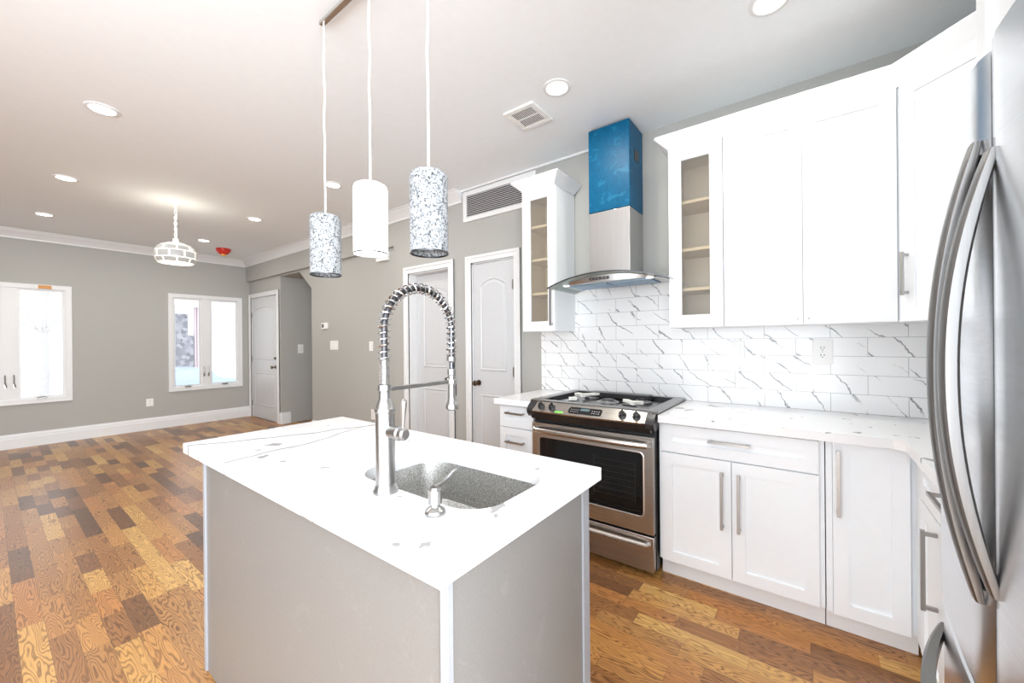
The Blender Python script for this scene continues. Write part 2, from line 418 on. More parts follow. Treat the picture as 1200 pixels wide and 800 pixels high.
# windows: two casement sashes, cranks, latches
def window(name, h, sashes):
    x0, x1, z0, z1 = h; r = thing(name, (x0, YF, z0), kind='structure')
    f = MB(); c = .022; e = .045
    for a, q in ((x0-c, x0+.03), (x1-.03, x1+c)): f.box(a, q, YF-.02, YF+.12, z0-c, z1+c)
    f.box(x0+.03, x1-.03, YF-.02, YF+.12, z1-.03, z1+c); f.box(x0+.03, x1-.03, YF-.02, YF+.12, z0-c, z0+.03)
    for a, q in ((x0-c-.006, x0-c), (x1+c, x1+c+.006)): f.box(a, q, YF-.026, YF, z0-c-.006, z1+c+.006)
    f.box(x0-c, x1+c, YF-.026, YF, z1+c, z1+c+.006); f.box(x0-c, x1+c, YF-.026, YF, z0-c-.006, z0-c)
    for (a, b_), (a2, b2) in zip(sashes, sashes[1:]): f.box(b_, a2, YF-.006, YF+.10, z0, z1)
    f.build('window_frame', 'white_trim', r)
    for a, b_ in sashes:
        s = MB(); q = .028
        s.box(a, a+q, YF+.01, YF+.05, z0+.03, z1-.03); s.box(b_-q, b_, YF+.01, YF+.05, z0+.03, z1-.03)
        s.box(a+q, b_-q, YF+.01, YF+.05, z0+.03, z0+.03+q); s.box(a+q, b_-q, YF+.01, YF+.05, z1-.03-q, z1-.03)
        so = s.build('sash', 'white_trim', r); MB().box(a+q-.001, a+q+.004, YF+.012, YF+.022, z0+.03+q, z1-.03-q).box(b_-q-.004, b_-q+.001, YF+.012, YF+.022, z0+.03+q, z1-.03-q).box(a+q, b_-q, YF+.012, YF+.022, z1-.034-q, z1-.03-q).box(a+q, b_-q, YF+.012, YF+.022, z0+.03+q, z0+.034+q).build('gasket', 'grey_metal', so)
        MB().box(a+q, b_-q, YF+.025, YF+.031, z0+.03+q, z1-.03-q).build('pane', 'window_glass', so)
        k = MB(); m_ = (a+b_)/2
        k.box(m_-.04, m_+.04, YF-.035, YF-.0, z0+.030, z0+.045); k.tube([(m_+.03, YF-.035, z0+.045), (m_, YF-.05, z0+.052), (m_-.05, YF-.04, z0+.045)], .006)
        k.build('crank', 'nickel', r)
    for (a, b_), (a2, b2) in zip(sashes, sashes[1:]):
        for xx in (b_+.025, a2-.025):
            k = MB(); k.tube([(xx, YF-.012, z0+.36), (xx, YF-.028, z0+.30), (xx, YF-.03, z0+.26), (xx+.012, YF-.012, z0+.20)], .006)
            k.box(xx-.008, xx+.008, YF-.012, YF+.0, z0+.19, z0+.24)
            k.build('latch', 'nickel', r)
    return r
win1 = window('window_1', W1, [(-.37, .131), (.252, .677)])
MB().box(.434, .55, YF-.035, YF-.021, 2.092, 2.138).build('shim', 'orange_card', win1)
win2 = window('window_2', W2, [(1.827, 2.211), (2.323, 2.747)])

# moulded two-panel doors
def panel_door(name, y0, y1, x, ztop, knob_y, casing=.085, knob='bronze', inset=0.0, slab=None, hinge_y=None):
    r = thing(name, (x, (y0+y1)/2, 0), kind='structure')
    c = MB(); zt = ztop
    for i, (w0, w1, d) in enumerate(((0, casing, .014), (casing*.62, casing, .024), (0, casing*.16, .019))):
        c.box(x-d, x, y0-w1, y0-w0, 0, zt+w1); c.box(x-d, x, y1+w0, y1+w1, 0, zt+w1); c.box(x-d, x, y0-w0, y1+w0, zt+w0, zt+w1)
    c.build('door_casing', 'white_trim', r, .002)
    j = MB(); j.box(x, x+.13, y0, y0+.012, 0, zt); j.box(x, x+.13, y1-.012, y1, 0, zt); j.box(x, x+.13, y0, y1, zt-.012, zt)
    j.build('door_jamb', 'white_trim', r)
    xs = x+inset; a, b_ = y0+.015, y1-.015
    s = MB(); s.box(xs+.006, xs+.044, a, b_, .008, zt-.015)
    st = .115 if (b_-a) > .55 else .085
    def loops(zb, zt_, arch):
        def lp(i, d):
            p = [(b_-st-i, zb+i), (a+st+i, zb+i)]
            n = 14 if arch else 1
            w_ = (b_-a-2*st)/2-i; cy = (a+b_)/2
            for k in range(n+1):
                u = -1+2*k/n if n > 1 else (-1, 1)[k]
                zz = zt_-i+arch*(1-u*u)
                p.append((cy+u*w_, zz))
            return [(xs+.006-d, q[0], q[1]) for q in p]
        s.rings([lp(0, 0), lp(.006, .008), lp(.014, .008), lp(.022, -.0), lp(.045, .006)], True, False, True, False)
    loops(.24, .82, 0); loops(1.05, zt-.215, .055)
    s.build('door_slab', 'door_paint', r)
    k = MB(); ky = knob_y; kz = .93
    k.lathe(ky, kz, [(.028, xs+.006), (.028, xs-.002), (.010, xs-.004), (.010, xs-.035), (.022, xs-.042), (.028, xs-.055), (.022, xs-.066), (.005, xs-.07)], 20, axis='x')
    k.build('door_knob', knob, r)
    if hinge_y is not None:
        for hz in (.25, 1.05, 1.85):
            MB().box(xs-.003, xs+.01, hinge_y-.008, hinge_y+.008, hz-.045, hz+.045).build('hinge', 'nickel', r)
    return r
d1 = panel_door('door_1', 2.115, 2.64, XW, 2.10, 2.56, .07, hinge_y=2.135)
d2 = panel_door('door_2', 2.955, 3.60, XW, 2.10, 3.04, .075, inset=.09)
d3 = panel_door('door_3', 7.065, 8.14, XR, 2.155, 7.17, .07, hinge_y=8.12)
MB().lathe(7.17, 1.08, [(.022, XR+.008), (.022, XR-.008), (.012, XR-.012), (.006, XR-.025)], 16, axis='x').build('deadbolt', 'bronze', d3)

# outside: lawn, tree, neighbouring house, parked car
MB().box(-25, 30, YF+.2, 60, -.9, -.8).build('ground', 'snow_ground', kind='structure')
tr = thing('street_tree', (1.0, 18.0, -.8), 'bare leafless tree standing outside the larger casement window', 'tree')
mb = MB(); mb.tube([(1.0, 18, -.8), (1.02, 18, .8), (1.05, 18.0, 1.7)], [.17, .14, .12], 12); mb.build('trunk', 'tree_bark', tr)
mb = MB()
def branch(p, d, l, r, k):
    q = p + d*l; mid = (p+q)/2 + Vector((random.uniform(-.05, .05), random.uniform(-.05, .05), 0))*l
    mb.tube([p, mid, q], [r, r*.8, r*.6], 6)
    if k:
        for i in range(3 if k > 1 else 2):
            e = (d + Vector((random.uniform(-.7, .7), random.uniform(-.5, .5), random.uniform(-.1, .5)))).normalized()
            branch(q, e, l*.72, r*.58, k-1)
for d in ((-.5, .1, 1), (.45, -.1, 1), (.05, .2, 1.1), (-.9, 0, .7)): branch(Vector((1.05, 18, 1.65)), Vector(d).normalized(), 1.15, .055, 5)
mb.build('branches', 'tree_bark', tr)
hs = thing('neighbour_house', (6.5, 22, -.8), 'pale house across the street seen through the smaller window', 'house')
MB().box(4.6, 8.2, 21, 26, -.8, 5.5).build('house_wall', 'house_wall', hs)
MB().box(4.75, 5.15, 20.94, 21, -.8, 2.6).box(5.15, 5.35, 20.94, 21, -.8, 1.7).build('stone_pier', 'stone_outside', hs)
mb = MB()
for k in range(6): mb.box(5.38+.09*k, 5.43+.09*k, 20.93, 21, -.6, 3.1)
mb.build('porch_slats', 'siding_rose', hs)
MB().box(4.6, 6.0, 20.5, 21, 2.9, 4.2).build('awning', 'plastic_white', hs)
cr = thing('parked_car', (4.1, 17, -.8), 'pale blue car parked in the street beyond the smaller window', 'car')
body = [(3.0, -.62), (5.6, -.62), (5.6, -.05), (5.3, .12), (4.9, .16), (4.5, .52), (3.7, .55), (3.3, .18), (3.0, .10)]
MB().prism(body, 16.2, 17.9, 'y').build('car_body', 'car_blue', cr, .05)
MB().prism([(4.84, .17), (4.48, .48), (3.74, .50), (3.4, .18)], 16.19, 16.2, 'y').build('car_window', 'car_glass', cr)
for xx in (3.5, 5.1): MB().lathe(xx, -.52, [(.28, 16.15), (.28, 16.35)], 20, axis='y').build('wheel', 'rubber', cr)

# ------------------------------------------------------------------ kitchen island
def bar_pull(mb, p0, p1, out, bw=.011, post=.03):
    """square bar pull from p0 to p1 (on the face), standing out along vector out"""
    p0, p1, out = Vector(p0), Vector(p1), Vector(out).normalized()
    d = (p1-p0).normalized(); s = d.cross(out)
    def blk(a, b_, u, v, hu, hv):
        vs = []
        for q in (a, b_):
            for i, j in ((-1, -1), (1, -1), (1, 1), (-1, 1)): vs.append(q+u*hu*i+v*hv*j)
        mb.add(vs, [(0, 3, 2, 1), (4, 5, 6, 7), (0, 1, 5, 4), (1, 2, 6, 5), (2, 3, 7, 6), (3, 0, 4, 7)])
    blk(p0+out*post, p1+out*post, s, out, bw/2, bw/2)
    for q in (p0+d*.012, p1-d*.012): blk(q, q+out*(post-bw/2), s, d, bw/2, bw/2)
isl = thing('kitchen_island', (.85, 1.27, 0), 'grey panelled kitchen island base under the white countertop', 'kitchen island')
IX0, IX1, IY0, IY1 = .538, 1.16, .571, 1.98
MB().box(IX0+.02, IX1-.02, IY0+.02, IY1-.02, 0, .66).box(IX0+.02, .68, IY0+.02, IY1-.02, .66, .874).box(1.07, IX1-.02, IY0+.02, IY1-.02, .66, .874).box(.68, 1.07, 1.20, IY1-.02, .66, .874).build('cabinet_box', 'cabinet_white', isl)
MB().box(IX0, IX0+.02, IY0+.006, IY1-.006, .0, .874).build('back_panel', 'island_panel', isl)
MB().box(IX0+.004, IX1-.004, IY0, IY0+.02, .0, .874).build('end_panel', 'island_panel', isl)
MB().box(IX0+.004, IX1-.004, IY1-.02, IY1, .0, .874).build('end_panel', 'island_panel', isl)
for (a, b_, c, d_) in ((IX0-.006, IX0+.004, IY1-.018, IY1+.004), (IX0-.005, IX0+.002, IY0-.004, IY0+.010), (IX0+.001, IX0+.017, IY0-.005, IY0+.002), (IX1-.038, IX1+.004, IY0-.006, IY0+.004)):
    MB().box(a, b_, c, d_, 0, .874).build('corner_trim', 'island_trim', isl, .001)
dm = MB()
for a, b_ in ((.60, 1.04), (1.05, 1.49), (1.50, 1.95)): dm.box(IX1-.02, IX1, a, b_, .11, .86)
dm.build('front_doors', 'cabinet_white', isl, .002)

def slab_with_hole(x0, x1, y0, y1, z0, z1, hole):
    cx = sum(p[0] for p in hole)/len(hole); cy = sum(p[1] for p in hole)/len(hole)
    hs_ = sorted((math.atan2(p[1]-cy, p[0]-cx), p) for p in hole)
    outer = []; inner = []
    angs = [h_[0] for h_ in hs_]
    def hole_at(a):
        for i in range(len(hs_)):
            a0, p = hs_[i]; a1, q = hs_[(i+1) % len(hs_)]
            if i == len(hs_)-1: a1 += 2*PI
            for aa in (a, a+2*PI):
                if a0 <= aa <= a1:
                    d = (math.cos(aa), math.sin(aa)); ex_, ey_ = q[0]-p[0], q[1]-p[1]
                    den = d[0]*ey_-d[1]*ex_
                    tt = ((p[0]-cx)*ey_-(p[1]-cy)*ex_)/den
                    return (cx+d[0]*tt, cy+d[1]*tt)
    cors = [math.atan2(yy-cy, xx-cx) for xx in (x0, x1) for yy in (y0, y1)]
    for a in sorted(angs+cors):
        d = (math.cos(a), math.sin(a)); tt = 1e9
        if d[0] > 1e-9: tt = min(tt, (x1-cx)/d[0])
        if d[0] < -1e-9: tt = min(tt, (x0-cx)/d[0])
        if d[1] > 1e-9: tt = min(tt, (y1-cy)/d[1])
        if d[1] < -1e-9: tt = min(tt, (y0-cy)/d[1])
        outer.append((cx+d[0]*tt, cy+d[1]*tt)); inner.append(hole_at(a) if a in cors else next(p for q, p in hs_ if q == a))
    n = len(outer); mb = MB()
    vs = [(x, y, z1) for x, y in outer]+[(x, y, z1) for x, y in inner]+[(x, y, z0) for x, y in outer]+[(x, y, z0) for x, y in inner]
    fs = []
    for i in range(n):
        j = (i+1) % n
        fs += [(i, j, n+j, n+i), (2*n+i, 3*n+i, 3*n+j, 2*n+j), (i, 2*n+i, 2*n+j, j), (n+i, n+j, 3*n+j, 3*n+i)]
    mb.add(vs, fs); return mb
hole = rounded(.700, 1.045, .628, 1.165, .10, 10)
ct = slab_with_hole(.497, 1.205, .540, 2.10, .875, .915, hole).build('island_countertop', 'quartz', bev=.004)
tag(ct, 'white veined stone countertop with sink cutout on the island', 'countertop')

sink = thing('sink', (.87, .90, .70), 'speckled stainless steel undermount sink set in the island countertop', 'sink')
def rr(i, z): return [(x, y, z) for x, y in rounded(.694+i, 1.051-i, .622+i, 1.171-i, .104-i*.5, 10)]
mb = MB(); rs = [rr(-.02, .8745), rr(0, .8745), rr(.002, .86), rr(.012, .74), rr(.03, .715), rr(.08, .70)]
mb.rings(rs, True, False, True); mb.rings([rr(-.02, .8745), rr(-.022, .872), rr(-.008, .86), rr(.004, .735), rr(.028, .705), rr(.08, .692)], True, False, True)
mb.build('basin', 'hammered', sink)
MB().lathe(.87, .90, [(.045, .7005), (.045, .703), (.035, .7035), (.03, .7015)], 24).build('drain', 'chrome', sink)

# ------------------------------------------------------------------ faucet
FX, FY = .667, .942
fc = thing('kitchen_faucet', (FX, FY, .915), 'tall brushed nickel spring spout faucet with side lever beside the sink', 'faucet')
MB().lathe(FX, FY, [(.034, .915), (.034, .921), (.031, .926), (.029, .932), (.0265, .938), (.0262, 1.135), (.0285, 1.138), (.0285, 1.147), (.0262, 1.150), (.024, 1.158), (.017, 1.175), (.0155, 1.195)], 36).build('faucet_body', 'nickel', fc)
MB().lathe(FX, FY, [(.0155, 1.195), (.0195, 1.197), (.0195, 1.212), (.0155, 1.214)], 32).build('collar', 'nickel', fc)
mb = MB(); prof = []
z = 1.214
while z < 1.283: prof += [(.0130, z), (.0142, z+.0015), (.0130, z+.003)]; z += .0034
mb.lathe(FX, FY, prof, 24); mb.build('ribbed_sleeve', 'nickel', fc)
# hose path
R_ = .127
path = [Vector((FX, FY, 1.28)), Vector((FX, FY, 1.32)), Vector((FX, FY, 1.36))]
for i in range(1, 41):
    a = PI - PI*i/40; path.append(Vector((FX+R_*1.02+R_*1.02*math.cos(a), FY, 1.366+R_*math.sin(a))))
path += [Vector((FX+2*R_*1.02, FY, 1.34)), Vector((FX+2*R_*1.02, FY, 1.30)), Vector((FX+2*R_*1.02, FY, 1.23))]
HX = FX+2*R_*1.02
MB().tube(path, .0085, 12).build('hose', 'dark_metal', fc)
# spring
cum = [0]
for p, q in zip(path, path[1:]): cum.append(cum[-1]+(q-p).length)
tot = cum[-1]-.055; turns = 32; N = turns*14; hp = []
def at(s_):
    for i in range(len(path)-1):
        if s_ <= cum[i+1] or i == len(path)-2:
            k = (s_-cum[i])/(cum[i+1]-cum[i]); return path[i].lerp(path[i+1], k), (path[i+1]-path[i]).normalized()
for i in range(N+1):
    s_ = tot*i/N; p, t_ = at(s_); a = Vector((0, 1, 0)); b_ = t_.cross(a); ph = 2*PI*i/14
    hp.append(p + a*math.cos(ph)*.0150 + b_*math.sin(ph)*.0150)
MB().tube(hp, .0027, 6).build('spring', 'chrome', fc)
MB().lathe(HX, FY, [(.013, 1.283), (.016, 1.281), (.016, 1.268), (.013, 1.266), (.010, 1.262)], 24).build('ferrule', 'nickel', fc)
hd = MB().lathe(HX, FY, [(.0105, 1.242), (.0145, 1.240), (.0145, 1.222), (.0125, 1.218), (.0125, 1.150), (.0150, 1.135), (.0205, 1.122), (.0215, 1.110), (.0195, 1.106)], 28).build('spray_head', 'nickel', fc)
MB().box(HX+.010, HX+.0175, FY-.006, FY+.006, 1.150, 1.205).build('spray_button', 'dark_metal', hd, .002)
mb = MB(); mb.box(FX+.016, HX-.012, FY-.0045, FY+.0045, 1.193, 1.205)
mb.lathe(HX, FY, [(.0155, 1.190), (.0178, 1.192), (.0178, 1.207), (.0155, 1.209)], 24)
mb.build('docking_arm', 'nickel', fc, .001)
mb = MB(); mb.lathe(FX, 1.085, [(.016, FY-.02), (.0175, FY-.035), (.0175, FY-.055), (.020, FY-.058), (.020, FY-.066), (.0165, FY-.070), (.0165, FY-.084), (.012, FY-.090)], 28, axis='y')
hub = mb.build('lever_hub', 'nickel', fc)
mb = MB(); mb.tube([(FX, FY-.078, 1.098), (FX, FY-.079, 1.115), (FX, FY-.080, 1.135), (FX, FY-.081, 1.155), (FX, FY-.082, 1.172), (FX, FY-.082, 1.180)], [.004, .0045, .006, .0085, .0095, .004], 14)
mb.build('lever', 'nickel', fc)

sd = thing('soap_dispenser', (.651, .723, .915), 'small nickel pump soap dispenser with curved spout on the island', 'soap dispenser')
MB().lathe(.651, .723, [(.025, .915), (.0255, .920), (.023, .925), (.012, .933), (.011, .940)], 28).build('dispenser_base', 'nickel', sd)
MB().lathe(.651, .723, [(.0125, .940), (.0165, .941), (.0165, .973), (.014, .976), (.012, .980)], 28).build('pump_body', 'nickel', sd)
mb = MB(); mb.tube([(.648, .723, .978), (.660, .722, .981), (.675, .720, .985), (.690, .717, .994), (.702, .714, 1.004), (.712, .711, 1.008)], [.010, .009, .0065, .005, .0045, .004], 12, 1.0)
mb.build('spout', 'nickel', sd)

# ------------------------------------------------------------------ base cabinets along the cooking wall
def shaker(mb, u0, u1, z0, z1, plane, pos, sgn, fr=.057, th=.019, rec=.010):
    """shaker front; plane 'x' -> u is y, face at x=pos; plane 'y' -> u is x; sgn direction from face into cabinet"""
    a, b_ = pos, pos+sgn*th; c = pos+sgn*rec
    def bx(p0, p1, q0, q1, s0, s1):
        if plane == 'x': mb.box(s0, s1, p0, p1, q0, q1)
        else: mb.box(p0, p1, s0, s1, q0, q1)
    if fr*2 > abs(z1-z0)-.02: fr_ = abs(z1-z0)*.28
    else: fr_ = fr
    bx(u0, u0+fr, z0, z1, a, b_); bx(u1-fr, u1, z0, z1, a, b_)
    bx(u0+fr, u1-fr, z0, z0+fr_, a, b_); bx(u0+fr, u1-fr, z1-fr_, z1, a, b_); bx(u0+fr, u1-fr, z0+fr_, z1-fr_, c, b_)
    return mb
XD = 2.27                                 # door faces of the base run
# left narrow cabinet
cab = thing('base_cabinet', (2.58, 1.66, 0), 'narrow white base cabinet with drawers between range and white door', 'cabinet')
MB().box(XD+.02, XW-.012, 1.512, 1.815, .10, .874).build('cabinet_box', 'cabinet_white', cab)
MB().box(XD+.075, XW-.02, 1.512, 1.815, 0, .10).build('toe_kick', 'toe_white', cab)
for z0, z1 in ((.712, .862), (.41, .705), (.108, .403)):
    mb = MB(); shaker(mb, 1.516, 1.811, z0, z1, 'x', XD, 1, .055); d = mb.build('drawer', 'cabinet_white', cab)
    mb = MB(); zc = z1-.045 if z1-z0 < .2 else z1-.06
    if z1 < .75: zc = z1-.095
    bar_pull(mb, (XD, 1.745, zc), (XD, 1.585, zc), (-1, 0, 0), .012); mb.build('handle', 'nickel', d)
# double door cabinet
cab = thing('base_cabinet', (2.58, .305, 0), 'wide white base cabinet with one drawer over two doors beside the range', 'cabinet')
MB().box(XD+.02, XW-.012, -.062, .672, .10, .874).build('cabinet_box', 'cabinet_white', cab)
MB().box(XD+.065, XW-.02, -.062, .672, 0, .10).build('toe_kick', 'toe_white', cab)
mb = MB(); shaker(mb, -.042, .655, .712, .862, 'x', XD, 1, .057); d = mb.build('drawer', 'cabinet_white', cab)
mb = MB(); bar_pull(mb, (XD, .415, .80), (XD, .225, .80), (-1, 0, 0)); mb.build('handle', 'nickel', d)
for a, b_, hy in ((.312, .655, .352), (-.042, .307, .277)):
    mb = MB(); shaker(mb, a, b_, .105, .705, 'x', XD, 1); d = mb.build('door', 'cabinet_white', cab)
    mb = MB(); bar_pull(mb, (XD, hy, .650), (XD, hy, .360), (-1, 0, 0), .012); mb.build('handle', 'nickel', d)
# single door corner cabinet
cab = thing('base_cabinet', (2.58, -.2, 0), 'white corner base cabinet with a single tall door in the inner corner', 'cabinet')
MB().box(XD+.02, XW-.012, -.368, -.066, .10, .874).box(XD+.012, XD+.02, -.088, -.066, .10, .874).build('cabinet_box', 'cabinet_white', cab)
MB().box(XD+.065, XW-.02, -.368, -.066, 0, .10).build('toe_kick', 'toe_white', cab)
mb = MB(); shaker(mb, -.338, -.090, .098, .866, 'x', XD, 1); d = mb.build('door', 'cabinet_white', cab)
mb = MB(); bar_pull(mb, (XD, -.108, .835), (XD, -.108, .545), (-1, 0, 0), .012); mb.build('handle', 'nickel', d)
# run beside the refrigerator
YD = -.350
cab = thing('base_cabinet', (1.86, -.66, 0), 'white base cabinet between the inner corner and the refrigerator', 'cabinet')
MB().box(1.42, XW-.012, -.95, YD-.02, .10, .874).build('cabinet_box', 'cabinet_white', cab)
MB().box(1.42, XD+.060, -.95, YD-.065, 0, .10).build('toe_kick', 'toe_white', cab)
MB().box(2.19, 2.262, YD-.02, YD-.004, .10, .872).build('filler', 'cabinet_white', cab)
mb = MB(); shaker(mb, 1.43, 2.18, .712, .862, 'y', YD, -1, .057); d = mb.build('drawer', 'cabinet_white', cab)
mb = MB(); bar_pull(mb, (1.87, YD, .815), (1.67, YD, .815), (0, 1, 0)); mb.build('handle', 'nickel', d)
for a, b_, hx in ((1.86, 2.18, 1.92), (1.43, 1.855, 1.47)):
    mb = MB(); shaker(mb, a, b_, .105, .705, 'y', YD, -1); d = mb.build('door', 'cabinet_white', cab)
    mb = MB(); bar_pull(mb, (hx, YD, .672), (hx, YD, .397), (0, 1, 0), .012, .036); mb.build('handle', 'nickel', d)

# countertops
o = MB().box(2.222, XW-.009, 1.517, 1.83, .875, .915).build('countertop', 'quartz', bev=.003)
tag(o, 'short white stone countertop between the range and white door', 'countertop')
mb = MB(); mb.prism([(2.225, .662), (2.225, -.285), (2.195, -.315), (1.42, -.315), (1.42, -.95), (XW-.009, -.95), (XW-.009, .662)], .875, .915)
o = mb.build('countertop', 'quartz', bev=.003); tag(o, 'long white stone countertop turning the inner corner right of range', 'countertop')

# ------------------------------------------------------------------ range
RY0, RY1 = .682, 1.497
rg = thing('range', (2.5, 1.09, 0), 'stainless steel slide-in gas range with black oven window', 'range')
MB().box(2.262, 2.84, RY0, RY1, .03, .905).build('range_body', 'black_enamel', rg)
for yy in (RY0+.05, RY1-.05):
    for xx in (2.32, 2.78): MB().lathe(xx, yy, [(.018, 0), (.018, .03)], 12).build('foot', 'black_enamel', rg)
# oven door
mb = MB(); X0, X1 = 2.220, 2.258; wz0, wz1, wy0, wy1 = .335, .690, .745, 1.435
fr_o = [(RY0+.004, .240), (RY1-.004, .240), (RY1-.004, .785), (RY0+.004, .785)]
inn = rounded(wy0, wy1, wz0, wz1, .022, 6)
def ring_face(mb, y0, y1, z0, z1, hole_, xa, xb):
    s2 = slab_with_hole(y0, y1, z0, z1, 0, 1, hole_)
    mb.add([((xb if p.z > .5 else xa), p.x, p.y) for p in s2.v], s2.f)
ring_face(mb, RY0+.004, RY1-.004, .240, .785, inn, X0, X1)
dr = mb.build('oven_door', 'steel', rg, .003)
mb = MB(); mb.prism(inn, X0+.004, X0+.009, 'x'); mb.build('oven_window', 'oven_glass', dr)
mb = MB(); mb.rings([[(X0-.001, y, z) for y, z in rounded(wy0, wy1, wz0, wz1, .022, 6)], [(X0-.003, y, z) for y, z in rounded(wy0-.004, wy1+.004, wz0-.004, wz1+.004, .026, 6)], [(X0-.001, y, z) for y, z in rounded(wy0-.009, wy1+.009, wz0-.009, wz1+.009, .03, 6)]], True, False, False)
mb.build('window_trim', 'steel', dr)
mb = MB(); mb.box(X1-.002, X1+.002, wy0-.01, wy1+.01, wz0-.01, wz1+.01); mb.build('oven_cavity', 'black_gloss', dr)
mb = MB()
for k in range(7): mb.box(X1-.006, X1-.003, .80, 1.06, .40+.035*k, .403+.035*k)
mb.box(X1-.006, X1-.003, .798, .802, .39, .63); mb.box(X1-.006, X1-.003, 1.058, 1.062, .39, .63)
mb.build('oven_rack', 'grey_metal', dr)
def bow_handle(z, y0, y1, x, out, rad, name, parent, flat=.6):
    pts = [(x, y0, z)]; n = 18
    for i in range(n+1):
        u = i/n; pts.append((x-.022-out*math.sin(PI*u)**.6, y0+.012+(y1-y0-.024)*u, z))
    pts.append((x, y1, z)); mb = MB(); mb.tube(pts, rad, 12); return mb.build(name, 'rail_steel', parent)
bow_handle(.742, RY0+.025, RY1-.03, X0, .020, .019, 'handle', dr)
# drawer
mb = MB(); mb.box(X0, X1, RY0+.004, RY1-.004, .030, .226); dw = mb.build('storage_drawer', 'steel', rg, .003)
bow_handle(.186, RY0+.03, RY1-.03, X0, .010, .015, 'handle', dw)
# control panel: sloped silver face over a black lower lip, curved in plan
def panel_x(y, base, bulge): u = (y-RY0)/(RY1-RY0); return base-bulge*math.sin(PI*u)
def curved_strip(mb, prof0, y0, y1, n=18):
    rs = []
    for i in range(n+1):
        y = y0+(y1-y0)*i/n; bg = .020*math.sin(PI*(y-RY0)/(RY1-RY0))
        rs.append([(x-(bg if k else 0), y, z) for x, z, k in prof0])
    mb.rings(rs, True, True, True, False)
mb = MB(); curved_strip(mb, [(2.262, .795, 0), (2.205, .815, 1), (2.180, .866, 1), (2.262, .866, 0)], RY0+.012, RY1-.012)
mb.build('lower_lip', 'black_gloss', rg)
mb = MB(); curved_strip(mb, [(2.262, .864, 0), (2.180, .864, 1), (2.176, .872, 1), (2.245, .926, 1), (2.262, .928, 0)], RY0+.035, RY1-.035)
cp = mb.build('control_panel', 'steel', rg)
for a, b_ in ((RY0-.012, RY0+.036), (RY1-.036, RY1+.012)):
    mb = MB(); mb.prism([(2.275, .84), (2.205, .825), (2.182, .850), (2.178, .874), (2.20, .900), (2.242, .930), (2.275, .932)], a, b_, 'y'); mb.build('end_cap', 'black_enamel', cp, .008)
# panel frame to place knobs on the slope
pn = Vector((-.054, 0, .069)).normalized(); pt = Vector((.069, 0, .054)).normalized()
def on_panel(y, s_): return Vector((panel_x(y, 2.176, .020), y, .872))+pt*s_
def knob(y):
    p = on_panel(y, .040); mb = MB(); prof = [(.023, 0), (.023, .006), (.018, .010), (.017, .024), (.014, .027)]
    rs = [[p+pn*h_+Vector((0, 1, 0))*r_*math.cos(2*PI*i/24)+pt*r_*math.sin(2*PI*i/24) for i in range(24)] for r_, h_ in prof]
    mb.rings(rs); q = pn*.030
    mb.add([p+Vector((0, sy, 0))*.004+pt*sp*.018+pn*hh for hh in (.024, .034) for sy, sp in ((-1, -1), (1, -1), (1, 1), (-1, 1))],
           [(0, 3, 2, 1), (4, 5, 6, 7), (0, 1, 5, 4), (1, 2, 6, 5), (2, 3, 7, 6), (3, 0, 4, 7)])
    return mb.build('knob', 'black_enamel', rg)
for yy in (1.405, 1.320, .850, .770): knob(yy)
def on_patch(name, y0, y1, s0, s1, mat, h_=.003, parent=rg, rad=.015):
    pts = rounded(y0, y1, s0, s1, rad, 5); mb = MB(); n = len(pts)
    rs = [[on_panel(y, s_)+pn*hh for y, s_ in pts] for hh in (-.004, h_)]
    mb.rings(rs, True, True, True, False); return mb.build(name, mat, parent)
dp = on_patch('display_bezel', .975, 1.195, .016, .066, 'black_gloss', .004, rg)
on_patch('display_screen', 1.055, 1.115, .040, .058, 'display', .0048, dp, .003)
for k in range(5):
    for r_ in range(2): on_patch('button', 1.125+.012*k, 1.132+.012*k, .026+.016*r_, .032+.016*r_, 'grey_metal', .0052, dp, .002)
for k in range(4):
    for r_ in range(2): on_patch('button', .988+.014*k, .996+.014*k, .026+.016*r_, .032+.016*r_, 'grey_metal', .0052, dp, .002)
on_patch('energy_sticker', 1.225, 1.285, .006, .018, 'green_label', .002, rg, .002)
# cooktop frame + recessed burners
mb = slab_with_hole(2.235, 2.862, RY0-.018, RY1+.018, .918, .934, rounded(2.285, 2.815, RY0+.045, RY1-.045, .02, 5)); mb.build('cooktop_frame', 'cooktop_steel', rg, .003)
mb = MB(); mb.box(2.28, 2.82, RY0+.04, RY1-.04, .900, .912); mb.build('cooktop_well', 'black_gloss', rg)
mb = MB(); mb.box(2.282, 2.290, RY0+.045, RY1-.045, .91, .934); mb.box(2.81, 2.816, RY0+.045, RY1-.045, .91, .934)
mb.box(2.29, 2.81, RY0+.045, RY0+.052, .91, .930); mb.box(2.29, 2.81, RY1-.052, RY1-.045, .91, .930); mb.build('well_rim', 'black_enamel', rg)
for xx, yy, r_ in ((2.42, .90, .05), (2.68, .90, .042), (2.42, 1.28, .042), (2.68, 1.28, .05), (2.55, 1.09, .055)):
    bo = MB().lathe(xx, yy, [(r_+.02, .912), (r_+.012, .916), (r_, .917), (r_, .922), (r_-.004, .923)], 24).build('burner', 'grey_metal', rg)
    MB().lathe(xx, yy, [(r_-.012, .923), (r_-.012, .929), (r_-.02, .931)], 24).build('burner_cap', 'black_enamel', bo)
mb = MB(); mb.box(2.70, 2.79, .86, 1.30, .912, .950); mb.build('rear_vent_rail', 'black_enamel', rg, .006)
